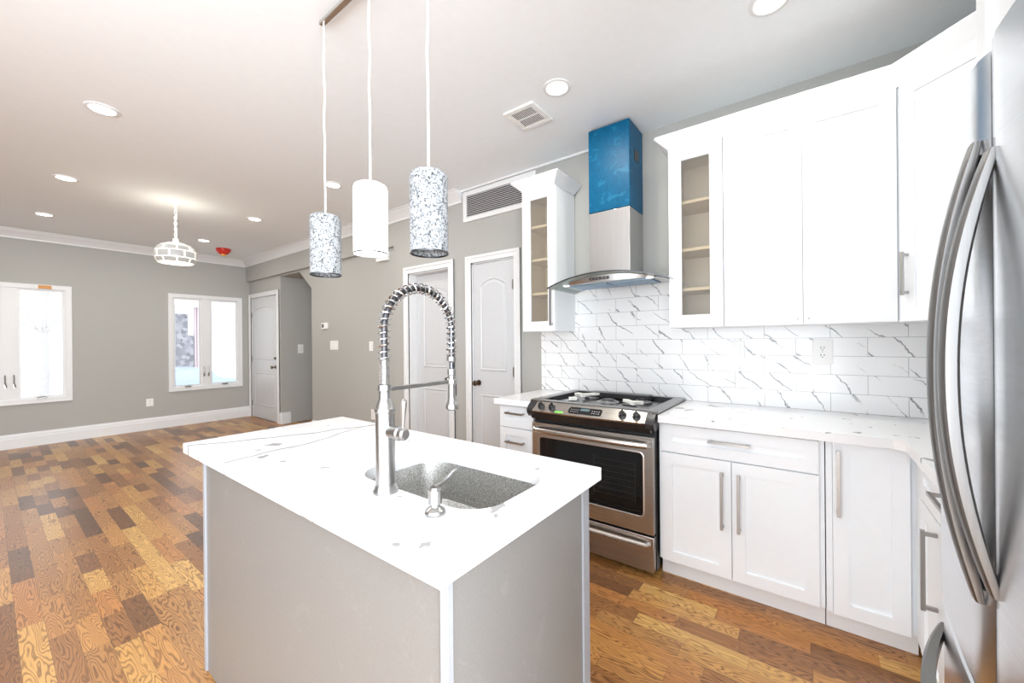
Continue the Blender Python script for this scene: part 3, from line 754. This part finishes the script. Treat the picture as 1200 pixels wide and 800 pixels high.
# packing pieces left on the cooktop
def packing(name, cx, cy, a, label, w_=.045, l_=.17):
    t_ = thing(name, (cx, cy, .931), label, 'packing foam', 'white packing pieces left on the cooktop')
    mb = MB(); mb.T = Matrix.Translation((cx, cy, 0)) @ Matrix.Rotation(a, 4, 'Z')
    mb.prism([(-l_/2, -w_/2), (-l_/4, -w_*.7), (0, -w_/3), (l_/3, -w_/2), (l_/2, 0), (l_/3, w_/2), (0, w_/3), (-l_/4, w_*.6), (-l_/2, w_/2)], .931, .946)
    mb.prism([(-l_/2, -w_*.9), (-l_/3, -w_*.9), (-l_/3, w_*.9), (-l_/2, w_*.9)], .931, .952)
    mb.T = Matrix.Identity(4); mb.build('foam_strip', 'foam_white', t_, .002)
packing('packing_foam', 2.46, .90, .9, 'white foam packing piece on the cooktop end next to the long countertop')
packing('packing_foam', 2.64, 1.27, -.5, 'white foam packing piece on the cooktop end next to short countertop', .05, .20)
packing('packing_foam', 2.40, 1.27, .3, 'small flat white packing scrap on the cooktop just behind the knobs', .03, .09)

# ------------------------------------------------------------------ range hood
hood = thing('range_hood', (2.7, 1.09, 1.5), 'chimney range hood with curved glass canopy and blue film on duct', 'range hood')
DY0, DY1, DX = .945, 1.245, 2.605
MB().box(DX+.004, XW-.009, DY0+.003, DY1-.003, 1.80, 2.24).build('lower_duct', 'hood_steel', hood, .003)
up = MB().box(DX, XW-.009, DY0, DY1, 2.24, CZ-.012).build('upper_duct', 'blue_film', hood, .003)
mb = MB(); mb.box(DX+.09, DX+.17, DY0-.004, DY0, 2.58, 2.65); mb.build('duct_vent', 'dark_metal', up)
GY0, GY1, gxf = .655, 1.495, 2.40
def gz(y): u = (y-1.075)/.42; return 1.775-.07*u*u
mb = MB(); n = 24; rs = []
for i in range(n+1):
    y = GY0+(GY1-GY0)*i/n; z_ = gz(y); xf = gxf+.035*((y-1.095)/.435)**2
    rs.append([(xf, y, z_), (XW-.012, y, z_), (XW-.012, y, z_+.007), (xf, y, z_+.007)])
mb.rings(rs, True, True, True, False); gc = mb.build('glass_canopy', 'hood_glass', hood)
mb = MB(); rs = []
for i in range(n+1):
    y = GY0+(GY1-GY0)*i/n; z_ = gz(y); xf = gxf+.035*((y-1.095)/.435)**2
    rs.append([(xf-.003, y, z_-.001), (xf, y, z_-.001), (xf, y, z_+.008), (xf-.003, y, z_+.008)])
mb.rings(rs, True, True, True, False); mb.build('glass_edge', 'dark_metal', gc)
# body under the glass
mb = MB(); rs = []; by0, by1 = .69, 1.42
for i in range(n+1):
    y = by0+(by1-by0)*i/n; zt = gz(y)-.002; zb = min(1.730, zt-.003)
    xf = 2.49+.05*((y-1.095)/.36)**2
    rs.append([(xf, y, zt), (xf+.008, y, zb), (2.82, y, zb), (2.82, y, zt)])
mb.rings(rs, True, True, True, False); hbod = mb.build('hood_body', 'hood_steel', hood)
for a, b_ in ((.80, 1.09), (1.10, 1.39)): MB().box(2.57, 2.79, a, b_, 1.722, 1.7305).build('grease_filter', 'filter_mesh', hbod, .002)
for yy in (.775, 1.415): MB().lathe(2.535, yy+(.02 if yy < 1 else -.02), [(.024, 1.730), (.024, 1.724), (.016, 1.7235)], 20).build('hood_lamp', 'hood_lamp', hbod)
mb = MB(); mb.box(2.484, 2.496, 1.05, 1.19, 1.742, 1.760); pnl = mb.build('button_panel', 'dark_metal', hbod, .002)
for k in range(5): MB().box(2.480, 2.485, 1.062+.026*k, 1.076+.026*k, 1.746, 1.756).build('button', 'chrome', pnl)

# ------------------------------------------------------------------ wall cabinets
XU = 2.55; UB, UT = 1.405, 2.50
def crown_strip(mb, pts, z0, z1, outp):
    """pts: plan line of cabinet face; crown flares outward by outp"""
    pts = [Vector((p[0], p[1])) for p in pts]; n = len(pts); nor = []
    for i in range(n-1):
        d = (pts[i+1]-pts[i]).normalized(); nor.append(Vector((-d.y, d.x)))
    mit = [nor[0]]
    for i in range(1, n-1):
        m_ = (nor[i-1]+nor[i]).normalized(); mit.append(m_/m_.dot(nor[i]))
    mit.append(nor[-1])
    prof = [(0, z0), (.004, z0), (.004, z0+.006), (outp-.006, z1-.012), (outp, z1-.010), (outp, z1), (0, z1)]
    rs = [[(pts[i].x+mit[i].x*o_, pts[i].y+mit[i].y*o_, zz) for o_, zz in prof] for i in range(n)]
    mb.rings(rs, True, True, True, False)
def glass_cab(y0, y1, label, hy, shelfmat, glassmat, fr, small):
    c = thing('wall_cabinet', ((XU+XW)/2, (y0+y1)/2, UB), label, 'cabinet')
    mb = MB(); xb = XW-.009; t_ = .016
    mb.box(XU+.02, xb, y0, y0+t_, UB, UT); mb.box(XU+.02, xb, y1-t_, y1, UB, UT); mb.box(XU+.02, xb, y0+t_, y1-t_, UB, UB+t_); mb.box(XU+.02, xb, y0+t_, y1-t_, UT-t_, UT)
    mb.build('cabinet_box', 'cabinet_white', c, .001)
    mb = MB(); mb.box(xb-.012, xb-.002, y0+t_, y1-t_, UB+t_, UT-t_)
    mb.box(XU+.022, xb-.012, y0+t_, y0+t_+.003, UB+t_, UT-t_); mb.box(XU+.022, xb-.012, y1-t_-.003, y1-t_, UB+t_, UT-t_)
    mb.box(XU+.022, xb-.012, y0+t_, y1-t_, UB+t_, UB+t_+.003); mb.box(XU+.022, xb-.012, y0+t_, y1-t_, UT-t_-.003, UT-t_)
    mb.build('maple_lining', shelfmat, c)
    for zz in small: MB().box(XU+.05, xb-.013, y0+t_+.003, y1-t_-.003, zz-.009, zz+.009).build('shelf', 'maple', c)
    mb = MB(); d0, d1_ = y0+.002, y1-.002; fz = .075
    mb.box(XU, XU+.019, d0, d0+fr[0], UB+.002, UT-.002); mb.box(XU, XU+.019, d1_-fr[1], d1_, UB+.002, UT-.002)
    mb.box(XU, XU+.019, d0+fr[0], d1_-fr[1], UB+.002, UB+fz); mb.box(XU, XU+.019, d0+fr[0], d1_-fr[1], UT-fz, UT-.002)
    d = mb.build('door', 'cabinet_white', c)
    MB().box(XU+.010, XU+.014, d0+fr[0], d1_-fr[1], UB+fz, UT-fz).build('glass_pane', glassmat, d)
    if hy: mb = MB(); bar_pull(mb, (XU, hy, 1.735), (XU, hy, 1.445), (-1, 0, 0), .012); mb.build('handle', 'nickel', d)
    return c
cl = glass_cab(1.500, 1.795, 'narrow white wall cabinet with glass door left of the range hood', 1.525, 'maple', 'cabinet_glass', (.060, .070), (2.225, 1.965, 1.70))
mb = MB(); crown_strip(mb, [(XW-.01, 1.795), (XU+.001, 1.795), (XU+.001, 1.500), (XW-.01, 1.500)], UT-.002, 2.58, -.062); mb.build('cabinet_crown', 'cabinet_white', cl)
glass_cab(.380, .682, 'narrow white wall cabinet with glass door right of the range hood', None, 'maple_speckle', 'cabinet_glass', (.068, .072), (2.18, 1.885, 1.64))
mb_k = MB()
# double door
c = thing('wall_cabinet', (2.7, .02, UB), 'white wall cabinet with two plain shaker doors above the long countertop', 'cabinet')
MB().box(XU+.02, XW-.009, -.345, .378, UB, UT).build('cabinet_box', 'cabinet_white', c)
for a, b_, hy in ((.014, .376, .035), (-.343, .010, -.012)):
    mb = MB(); shaker(mb, a, b_, UB+.002, UT-.002, 'x', XU, 1); d = mb.build('door', 'cabinet_white', c)
    MB().lathe(hy, UB+.03, [(.004, XU), (.004, XU-.004), (.002, XU-.005)], 10, axis='x').build('door_bumper', 'grey_metal', d)
# diagonal corner cabinet
c = thing('wall_cabinet', (2.6, -.65, UB), 'white diagonal corner wall cabinet with one door and bar handle', 'cabinet')
A = Vector((XU+.0, -.347)); Bp = Vector((XU-.29, -.347-.29))
mb = MB(); mb.prism([(A.x+.02, A.y), (XW-.009, A.y), (XW-.009, -.95), (Bp.x, -.95), (Bp.x, Bp.y-.02)], UB, UT); mb.build('cabinet_box', 'cabinet_white', c)
mb = MB(); mb.T = Matrix.Translation((A.x+.004, A.y-.004, 0)) @ Matrix.Rotation(-PI/4, 4, 'Z')
L_ = (Bp-A).length
mb.T = Matrix.Translation((A.x, A.y, 0)) @ Matrix(((0.7071, .7071, 0, 0), (-.7071, .7071, 0, 0), (0, 0, 1, 0), (0, 0, 0, 1)))
# local frame: x -> into corner (+x,-y), y -> along (+x,+y)
shaker(mb, -L_+.004, -.006, UB+.002, UT-.002, 'x', 0, 1); d = mb.build('door', 'cabinet_white', c)
mb2 = MB(); mb2.T = mb.T; bar_pull(mb2, (0, -.035, 1.722), (0, -.035, 1.525), (-1, 0, 0)); mb2.build('handle', 'nickel', d)
# cabinet over the refrigerator
c = thing('wall_cabinet', (.95, -.62, 1.85), 'white cabinet above the stainless refrigerator', 'cabinet')
MB().box(.30, 1.40, -.98, -.345, 1.86, UT+.10).build('cabinet_box', 'cabinet_white', c)
for a, b_ in ((.85, 1.398), (.302, .845)):
    mb = MB(); shaker(mb, a, b_, 1.862, UT+.09, 'y', -.325, -1); mb.build('door', 'cabinet_white', c)
c = thing('wall_cabinet', (1.83, -.79, UB), 'white wall cabinet between diagonal corner cabinet and refrigerator', 'cabinet')
MB().box(1.402, Bp.x-.002, -.98, -.66, UB, UT).build('cabinet_box', 'cabinet_white', c)
mb = MB(); shaker(mb, 1.404, Bp.x-.004, UB+.002, UT-.002, 'y', Bp.y, -1); mb.build('door', 'cabinet_white', c)
# one continuous crown over the right hand cabinets
mb = MB(); crown_strip(mb, [(XW-.01, .682), (XU+.001, .682), (XU+.001, A.y), (Bp.x, Bp.y), (1.403, Bp.y)], UT-.002, 2.58, -.062)
o = mb.build('cabinet_crown', 'cabinet_white'); tag(o, 'long white crown moulding along the tops of the right hand wall cabinets', 'crown moulding')

# ------------------------------------------------------------------ refrigerator
FX0, FXS, FX1 = .46, .927, 1.362
fr_ = thing('refrigerator', (.91, -.6, 0), 'stainless steel french door refrigerator with bowed handles', 'refrigerator')
def ffy(x): u = (x-FXS)/(FX1-FXS); return -.2207-.031*u*u
MB().box(FX0+.01, FX1-.01, -.96, -.335, .03, 1.755).build('fridge_body', 'grey_metal', fr_, .004)
MB().box(FX0+.03, FX1-.03, -.94, -.36, 0, .03).build('plinth', 'black_enamel', fr_)
def bowed(x0, x1, z0, z1, name):
    mb = MB(); n = 18; rs = []
    for i in range(n+1):
        x = x0+(x1-x0)*i/n; y = ffy(x); e = min(i, n-i); inset = {0: .010, 1: .003}.get(e, 0)
        xx = x
        rs.append([(xx, y-inset, z0+.004), (xx, y-inset-.004, z0), (xx, -.325, z0), (xx, -.325, z1), (xx, y-inset-.004, z1), (xx, y-inset, z1-.004)])
    mb.rings(rs, True, True, True, True)
    o = mb.build(name, 'steel_fridge', fr_)
    md = o.modifiers.new('split', 'EDGE_SPLIT'); md.split_angle = .7
    return o
ZS = .752
dR = bowed(FXS+.003, FX1, ZS, 1.775, 'fridge_door'); dL = bowed(FX0, FXS-.003, ZS, 1.775, 'fridge_door'); fz = bowed(FX0, FX1, .07, ZS-.010, 'freezer_drawer')
def arc_handle(x, z0, z1, parent, wd=.032):
    n = 36; rs = []; y0 = ffy(x)
    for i in range(n+1):
        u = -1+2*i/n; b_ = (1-abs(u)**2.1); z_ = (z0+z1)/2+u*(z1-z0)/2
        yo = y0+.006+.050*b_; th = .012+.010*b_**.5
        rs.append([(x+wd/2*math.copysign(abs(math.cos(a_))**.6, math.cos(a_)), yo-th/2+th/2*math.copysign(abs(math.sin(a_))**.6, math.sin(a_)), z_) for a_ in [2*PI*k_/16 for k_ in range(16)]])
    mb = MB(); mb.rings(rs, True, True, True, True)
    for zz in (z0+.012, z1-.012): mb.box(x-wd/2+.003, x+wd/2-.003, y0-.004, y0+.004, zz-.010, zz+.010)
    o = mb.build('handle', 'steel_handle', parent); md = o.modifiers.new('split', 'EDGE_SPLIT'); md.split_angle = .5; return o
arc_handle(FXS+.036, .905, 1.642, dR); arc_handle(FXS-.034, .948, 1.606, dL)
mb = MB(); n = 36; rs = []
for i in range(n+1):
    u = -1+2*i/n; b_ = 1-abs(u)**2.1; x = (FX0+FX1)/2+u*.40; yo = ffy(x)+.006+.055*b_*1.0; th = .012+.010*b_**.5; z_ = .665
    rs.append([(x, yo-th, z_-.013), (x, yo-.005, z_-.013), (x, yo, z_-.007), (x, yo, z_+.007), (x, yo-.005, z_+.013), (x, yo-th, z_+.013)])
mb.rings(rs); o = mb.build('handle', 'steel_handle', fz); md = o.modifiers.new('split', 'EDGE_SPLIT'); md.split_angle = .5
for xx in (FX0+.05, FX1-.05): MB().box(xx-.035, xx+.035, -.42, -.30, 1.777, 1.797).build('hinge_cover', 'grey_metal', fr_, .004)

# ------------------------------------------------------------------ lamps
def downlight(x, y):
    r = thing('recessed_downlight', (x, y, CZ))
    MB().lathe(x, y, [(.082, CZ), (.082, CZ-.006), (.066, CZ-.009), (.062, CZ-.006), (.062, CZ)], 32, False, False).build('trim_ring', 'white_trim', r)
    MB().lathe(x, y, [(.001, CZ-.005), (.062, CZ-.005)], 32, False, False).build('lens', 'lamp_glow', r)
    l = bpy.data.lights.new('downlight_beam', 'AREA'); l.shape = 'DISK'; l.size = .12; l.energy = DOWN_W; l.color = (1, .97, .88)
    o = bpy.data.objects.new('downlight_beam', l); COL.objects.link(o); o.parent = r; o.location = (0, 0, -.012)
    return r
dl = downlight(.46, 3.60)
grp = 'recessed downlights in the ceiling'
tag(dl, 'round recessed downlight, largest one over the living room left of the pendants', 'downlight', grp)
for x, y, lab in ((.45, 5.345, 'recessed downlight between the largest living room downlight and window wall'), (.42, 7.01, 'recessed downlight closest to the crown moulding above larger window'),
                  (1.97, 5.345, 'recessed downlight to the right of the globe pendant canopy'), (1.92, 7.02, 'recessed downlight beside the red ceiling smoke detector'),
                  (2.0, 3.61, 'recessed downlight showing between the first and middle cylinder pendants'), (2.05, 1.18, 'recessed downlight next to the square ceiling vent'),
                  (2.11, .12, 'recessed downlight above the two-door wall cabinet, cut by the photo top')):
    dup(dl, (x, y, CZ), lab)

# island pendants
br = MB().box(.935, .959, .78, 1.80, CZ-.035, CZ-.018).box(.93, .964, 1.20, 1.36, CZ-.018, CZ).build('pendant_bar', 'rail_steel', bev=.003)
tag(br, 'brushed metal ceiling bar carrying the three cylinder pendants', 'pendant rail')
def pendant(x, y, z0, z1, mat, label, glow):
    r = thing('pendant_lamp', (x, y, z0), label, 'pendant lamp', 'cylinder pendants over the island'); R0 = .067
    n = 20; pts = [(x+.0025*math.sin(i*1.1)*math.sin(PI*i/n), y+.0025*math.cos(i*.8)*math.sin(PI*i/n), z1+.012+(CZ-.03-z1-.012)*i/n) for i in range(n+1)]
    MB().tube(pts, .0042, 8).build('cord', 'cord_white', r)
    s = MB().lathe(x, y, [(.012, z1+.004), (R0-.014, z1), (R0-.004, z1-.006), (R0, z1-.018), (R0, z0), (R0-.003, z0), (R0-.003, z1-.02), (.012, z1-.004)], 48, True, False).build('shade', mat, r)
    MB().lathe(x, y, [(R0+.0008, z0-.001), (R0+.0008, z0+.004), (R0-.004, z0+.004), (R0-.004, z0-.001)], 48, False, False).build('shade_rim', 'dark_metal', s)
    MB().lathe(x, y, [(.004, z1-.02), (.016, z1-.03), (.018, z1-.06), (.030, z1-.085), (.034, z1-.11), (.026, z1-.14), (.004, z1-.152)], 20).build('bulb', 'bulb_warm' if glow else 'plastic_white', r)
    if glow:
        l = bpy.data.lights.new('pendant_glow', 'POINT'); l.energy = glow; l.shadow_soft_size = .03; l.color = (1, .96, .9)
        o = bpy.data.objects.new('pendant_glow', l); COL.objects.link(o); o.parent = r; o.location = (0, 0, .08)
pendant(.947, 1.778, 1.643, 1.918, 'shade_dim', 'mottled silver cylinder pendant farthest along the bar, hanging lowest in view', 0)
pendant(.947, 1.422, 1.690, 1.973, 'shade_lit', 'glowing white cylinder pendant in the middle of the three', 3)
pendant(.947, 1.070, 1.643, 1.930, 'shade_dim', 'mottled silver cylinder pendant nearest the ceiling vent, largest of the three', 0)

# globe pendant of the living room
gx_, gy_, gzc = 1.223, 5.36, 2.275
gp = thing('globe_pendant', (gx_, gy_, 2.15), 'lit capiz tile globe pendant on a chain in the living room', 'pendant lamp')
MB().lathe(gx_, gy_, [(.075, CZ), (.075, CZ-.008), (.05, CZ-.02), (.012, CZ-.028)], 28).build('canopy', 'plastic_white', gp)
mb = MB(); zt = CZ-.03; i = 0
while zt > 2.43:
    pts = [Vector((.011*math.cos(a), 0, .019*math.sin(a))) for a in [2*PI*k/12 for k in range(13)]]
    if i % 2: pts = [Vector((0, p.x, p.z)) for p in pts]
    mb.tube([p+Vector((gx_, gy_, zt-.019)) for p in pts], .0035, 6, caps=False); zt -= .030; i += 1
mb.tube([(gx_+.008, gy_, CZ-.03), (gx_+.012, gy_, 2.70), (gx_-.01, gy_, 2.62), (gx_+.008, gy_, 2.52), (gx_, gy_, 2.42)], .004, 6)
mb.build('chain', 'cord_white', gp)
MB().lathe(gx_, gy_, [(.012, 2.455), (.022, 2.45), (.026, 2.40), (.03, 2.385)], 20).build('socket_cover', 'plastic_white', gp)
# ball tiles: quads in latitude bands, with seams
bands = [1.22, .72, .24, -.24, -.66]; R1, R2 = .178, .132
def gpnt(th, ph, k=1.0):
    c_ = math.cos(ph)**.75; s_ = math.copysign(abs(math.sin(ph))**.9, math.sin(ph)); return Vector((gx_+R1*k*c_*math.cos(th), gy_+R1*k*c_*math.sin(th), gzc+R2*k*s_))
mb = MB(); nt_ = 9; seam = MB()
for bi in range(len(bands)-1):
    p1, p0 = bands[bi], bands[bi+1]; off = .5*(bi % 2)
    for k in range(nt_):
        t0 = 2*PI*(k+off)/nt_+.045; t1 = 2*PI*(k+1+off)/nt_-.045; q = 3
        for a in range(q):
            for b2 in range(q):
                ta, tb = t0+(t1-t0)*a/q, t0+(t1-t0)*(a+1)/q; pa, pb = p0+.035+(p1-p0-.07)*b2/q, p0+.035+(p1-p0-.07)*(b2+1)/q
                mb.add([gpnt(ta, pa), gpnt(tb, pa), gpnt(tb, pb), gpnt(ta, pb)], [(0, 1, 2, 3)], True)
mb.build('shade_tiles', 'globe_tile', gp)
rs = [[gpnt(2*PI*k/48, ph, .975) for k in range(48)] for ph in [bands[0]-(bands[0]-bands[-1])*i/14 for i in range(15)]]
mb = MB(); mb.rings(rs, True, False, False); mb.build('shade_shell', 'globe_seam', gp)
MB().lathe(gx_, gy_, [(.045, gzc+.115), (.05, gzc+.128), (.03, gzc+.132), (.012, gzc+.135)], 20).build('shade_cap', 'plastic_white', gp)
MB().lathe(gx_, gy_, [(.004, gzc-.035), (.03, gzc-.02), (.035, gzc), (.02, gzc+.04), (.012, gzc+.1)], 16).build('bulb', 'bulb_warm', gp)
l = bpy.data.lights.new('globe_glow', 'POINT'); l.energy = 3.5; l.shadow_soft_size = .16; l.color = (1, .93, .78)
o = bpy.data.objects.new('globe_glow', l); COL.objects.link(o); o.parent = gp; o.location = (0, 0, .40)

# ------------------------------------------------------------------ ceiling and wall fittings
sm = thing('smoke_detector', (2.285, 7.42, CZ), 'smoke detector with a red and yellow cover near ceiling corner', 'smoke detector')
MB().lathe(2.285, 7.42, [(.10, CZ), (.10, CZ-.015), (.09, CZ-.045), (.055, CZ-.085), (.02, CZ-.10)], 24).build('detector_cover', 'red_plastic', sm)
MB().lathe(2.285, 7.42, [(.045, CZ-.088), (.03, CZ-.105), (.01, CZ-.108)], 16).build('detector_lens', 'yellow_plastic', sm)
cv = thing('ceiling_vent', (2.19, 1.485, CZ), 'square white slatted exhaust vent in the kitchen ceiling', 'vent')
vx0, vx1, vy0, vy1 = 2.065, 2.315, 1.365, 1.60
def hole_frame(x0, x1, y0, y1, b_, z0, z1): return MB().box(x0, x0+b_, y0, y1, z0, z1).box(x1-b_, x1, y0, y1, z0, z1).box(x0+b_, x1-b_, y0, y0+b_, z0, z1).box(x0+b_, x1-b_, y1-b_, y1, z0, z1)
hole_frame(vx0, vx1, vy0, vy1, .035, CZ-.014, CZ).build('vent_frame', 'plastic_white', cv, .004)
MB().box(vx0+.035, vx1-.035, vy0+.035, vy1-.035, CZ-.003, CZ-.001).build('vent_backing', 'dark_slot', cv)
mb = MB(); k = vx0+.035
for i in range(13):
    y = vy0+.038+i*.01275; mb.box(vx0+.035, vx1-.035, y, y+.0055, CZ-.012, CZ-.0105)
mb.box(2.188, 2.192, vy0+.035, vy1-.035, CZ-.0125, CZ-.0035)
mb.build('slats', 'plastic_white', cv)
rv = thing('return_air_grille', (XW, 2.3, 2.5), 'wide white louvred return air grille above the white door', 'vent')
ry0, ry1, rz0, rz1 = 1.87, 2.735, 2.515, 2.815
mb = MB(); b2 = .045
mb.box(XW-.018, XW, ry0, ry0+b2, rz0, rz1); mb.box(XW-.018, XW, ry1-b2, ry1, rz0, rz1); mb.box(XW-.018, XW, ry0+b2, ry1-b2, rz0, rz0+b2); mb.box(XW-.018, XW, ry0+b2, ry1-b2, rz1-b2, rz1)
mb.build('grille_frame', 'white_trim', rv, .003)
MB().box(XW-.003, XW-.001, ry0+b2, ry1-b2, rz0+b2, rz1-b2).build('grille_backing', 'dark_slot', rv)
mb = MB()
for i in range(12):
    z_ = rz0+b2+.003+i*.0176; mb.prism([(XW-.016, z_), (XW-.014, z_-.001), (XW-.003, z_+.009), (XW-.005, z_+.010)], ry0+b2, ry1-b2, 'y')
mb.build('louvres', 'white_trim', rv)

def plate(name, y0, y1, z0, z1, x, label, cat, toggles, group=None, outlet=False):
    r = thing(name, (x, (y0+y1)/2, (z0+z1)/2), label, cat, group)
    MB().box(x-.006, x, y0, y1, z0, z1).build('cover_plate', 'plastic_white', r, .002)
    n = toggles; w_ = (y1-y0)/n
    for i in range(n):
        c_ = y0+w_*(i+.5); zc = (z0+z1)/2
        if outlet:
            for dz in (-.021, .021):
                s = MB().prism(rounded(c_-.017, c_+.017, zc+dz-.016, zc+dz+.016, .008, 4), x-.009, x-.005, 'x').build('socket', 'plastic_white', r)
                MB().box(x-.0096, x-.0085, c_-.009, c_-.006, zc+dz-.002, zc+dz+.009).box(x-.0096, x-.0085, c_+.006, c_+.009, zc+dz-.002, zc+dz+.009).lathe(c_, zc+dz-.009, [(.003, x-.0096), (.003, x-.0085)], 10, axis='x').build('slots', 'dark_slot', s)
            MB().lathe(c_, zc, [(.003, x-.0075), (.003, x-.0055)], 8, axis='x').build('screw', 'grey_metal', r)
        else:
            MB().box(x-.010, x-.005, c_-.0155, c_+.0155, zc-.033, zc+.033).build('rocker', 'plastic_white', r, .002)
            MB().box(x-.0066, x-.0058, c_-.0175, c_+.0175, zc-.035, zc+.035).build('rocker_gap', 'grey_metal', r)
    return r
xt = XW-.008
plate('wall_outlet', -.120, -.028, 1.183, 1.325, xt, 'white double outlet on the marble tile above the long countertop', 'outlet', 1, None, True)
plate('light_switch', .312, .388, 1.203, 1.323, xt, 'white rocker switch plate on the marble tile under glass cabinet', 'light switch', 1)
plate('light_switch', 5.19, 5.39, 1.235, 1.36, XR, 'wide three rocker switch plate on the grey wall under thermostat', 'light switch', 3)
plate('light_switch', 4.37, 4.45, 1.225, 1.345, XR, 'single rocker switch on grey wall left of the faucet spring', 'light switch', 1)
plate('wall_outlet', 4.33, 4.42, .36, .49, XR, 'low white outlet on grey wall just above the island countertop', 'outlet', 1, None, True)
def plate_y(name, x0, x1, z0, z1, y, label, cat, outlet):
    r = thing(name, ((x0+x1)/2, y, (z0+z1)/2), label, cat)
    MB().box(x0, x1, y-.006, y, z0, z1).build('cover_plate', 'plastic_white', r, .002); c_ = (x0+x1)/2; zc = (z0+z1)/2
    if outlet:
        for dz in (-.021, .021):
            s = MB().box(c_-.016, c_+.016, y-.009, y-.005, zc+dz-.015, zc+dz+.015).build('socket', 'plastic_white', r)
            MB().box(c_-.009, c_-.006, y-.0096, y-.0085, zc+dz-.002, zc+dz+.009).box(c_+.006, c_+.009, y-.0096, y-.0085, zc+dz-.002, zc+dz+.009).build('slots', 'dark_slot', s)
    else:
        MB().box(c_-.017, c_+.017, y-.010, y-.005, zc-.034, zc+.034).build('rocker', 'plastic_white', r, .002)
        MB().box(c_-.020, c_+.020, y-.0066, y-.0058, zc-.037, zc+.037).build('rocker_gap', 'grey_metal', r)
plate_y('wall_outlet', 1.50, 1.585, .365, .485, YF, 'white outlet low on the window wall left of smaller window', 'outlet', True)
plate_y('light_switch', 3.20, 3.29, 1.16, 1.31, 6.95, 'white rocker switch on the dark side wall of stair opening', 'light switch', False)
th = thing('thermostat', (XR, 5.52, 1.58), 'small white thermostat with dark screen on the grey wall', 'thermostat')
MB().box(XR-.022, XR, 5.45, 5.60, 1.53, 1.62).build('thermostat_case', 'plastic_white', th, .004)
MB().box(XR-.024, XR-.021, 5.535, 5.58, 1.55, 1.60).build('screen', 'dark_slot', th)
ch = thing('door_chime', (XR, 4.12, 2.36), 'small white box high on the wall behind the middle pendant', 'door chime')
MB().box(XR-.04, XR, 4.02, 4.24, 2.32, 2.42).build('chime_case', 'plastic_white', ch, .004)
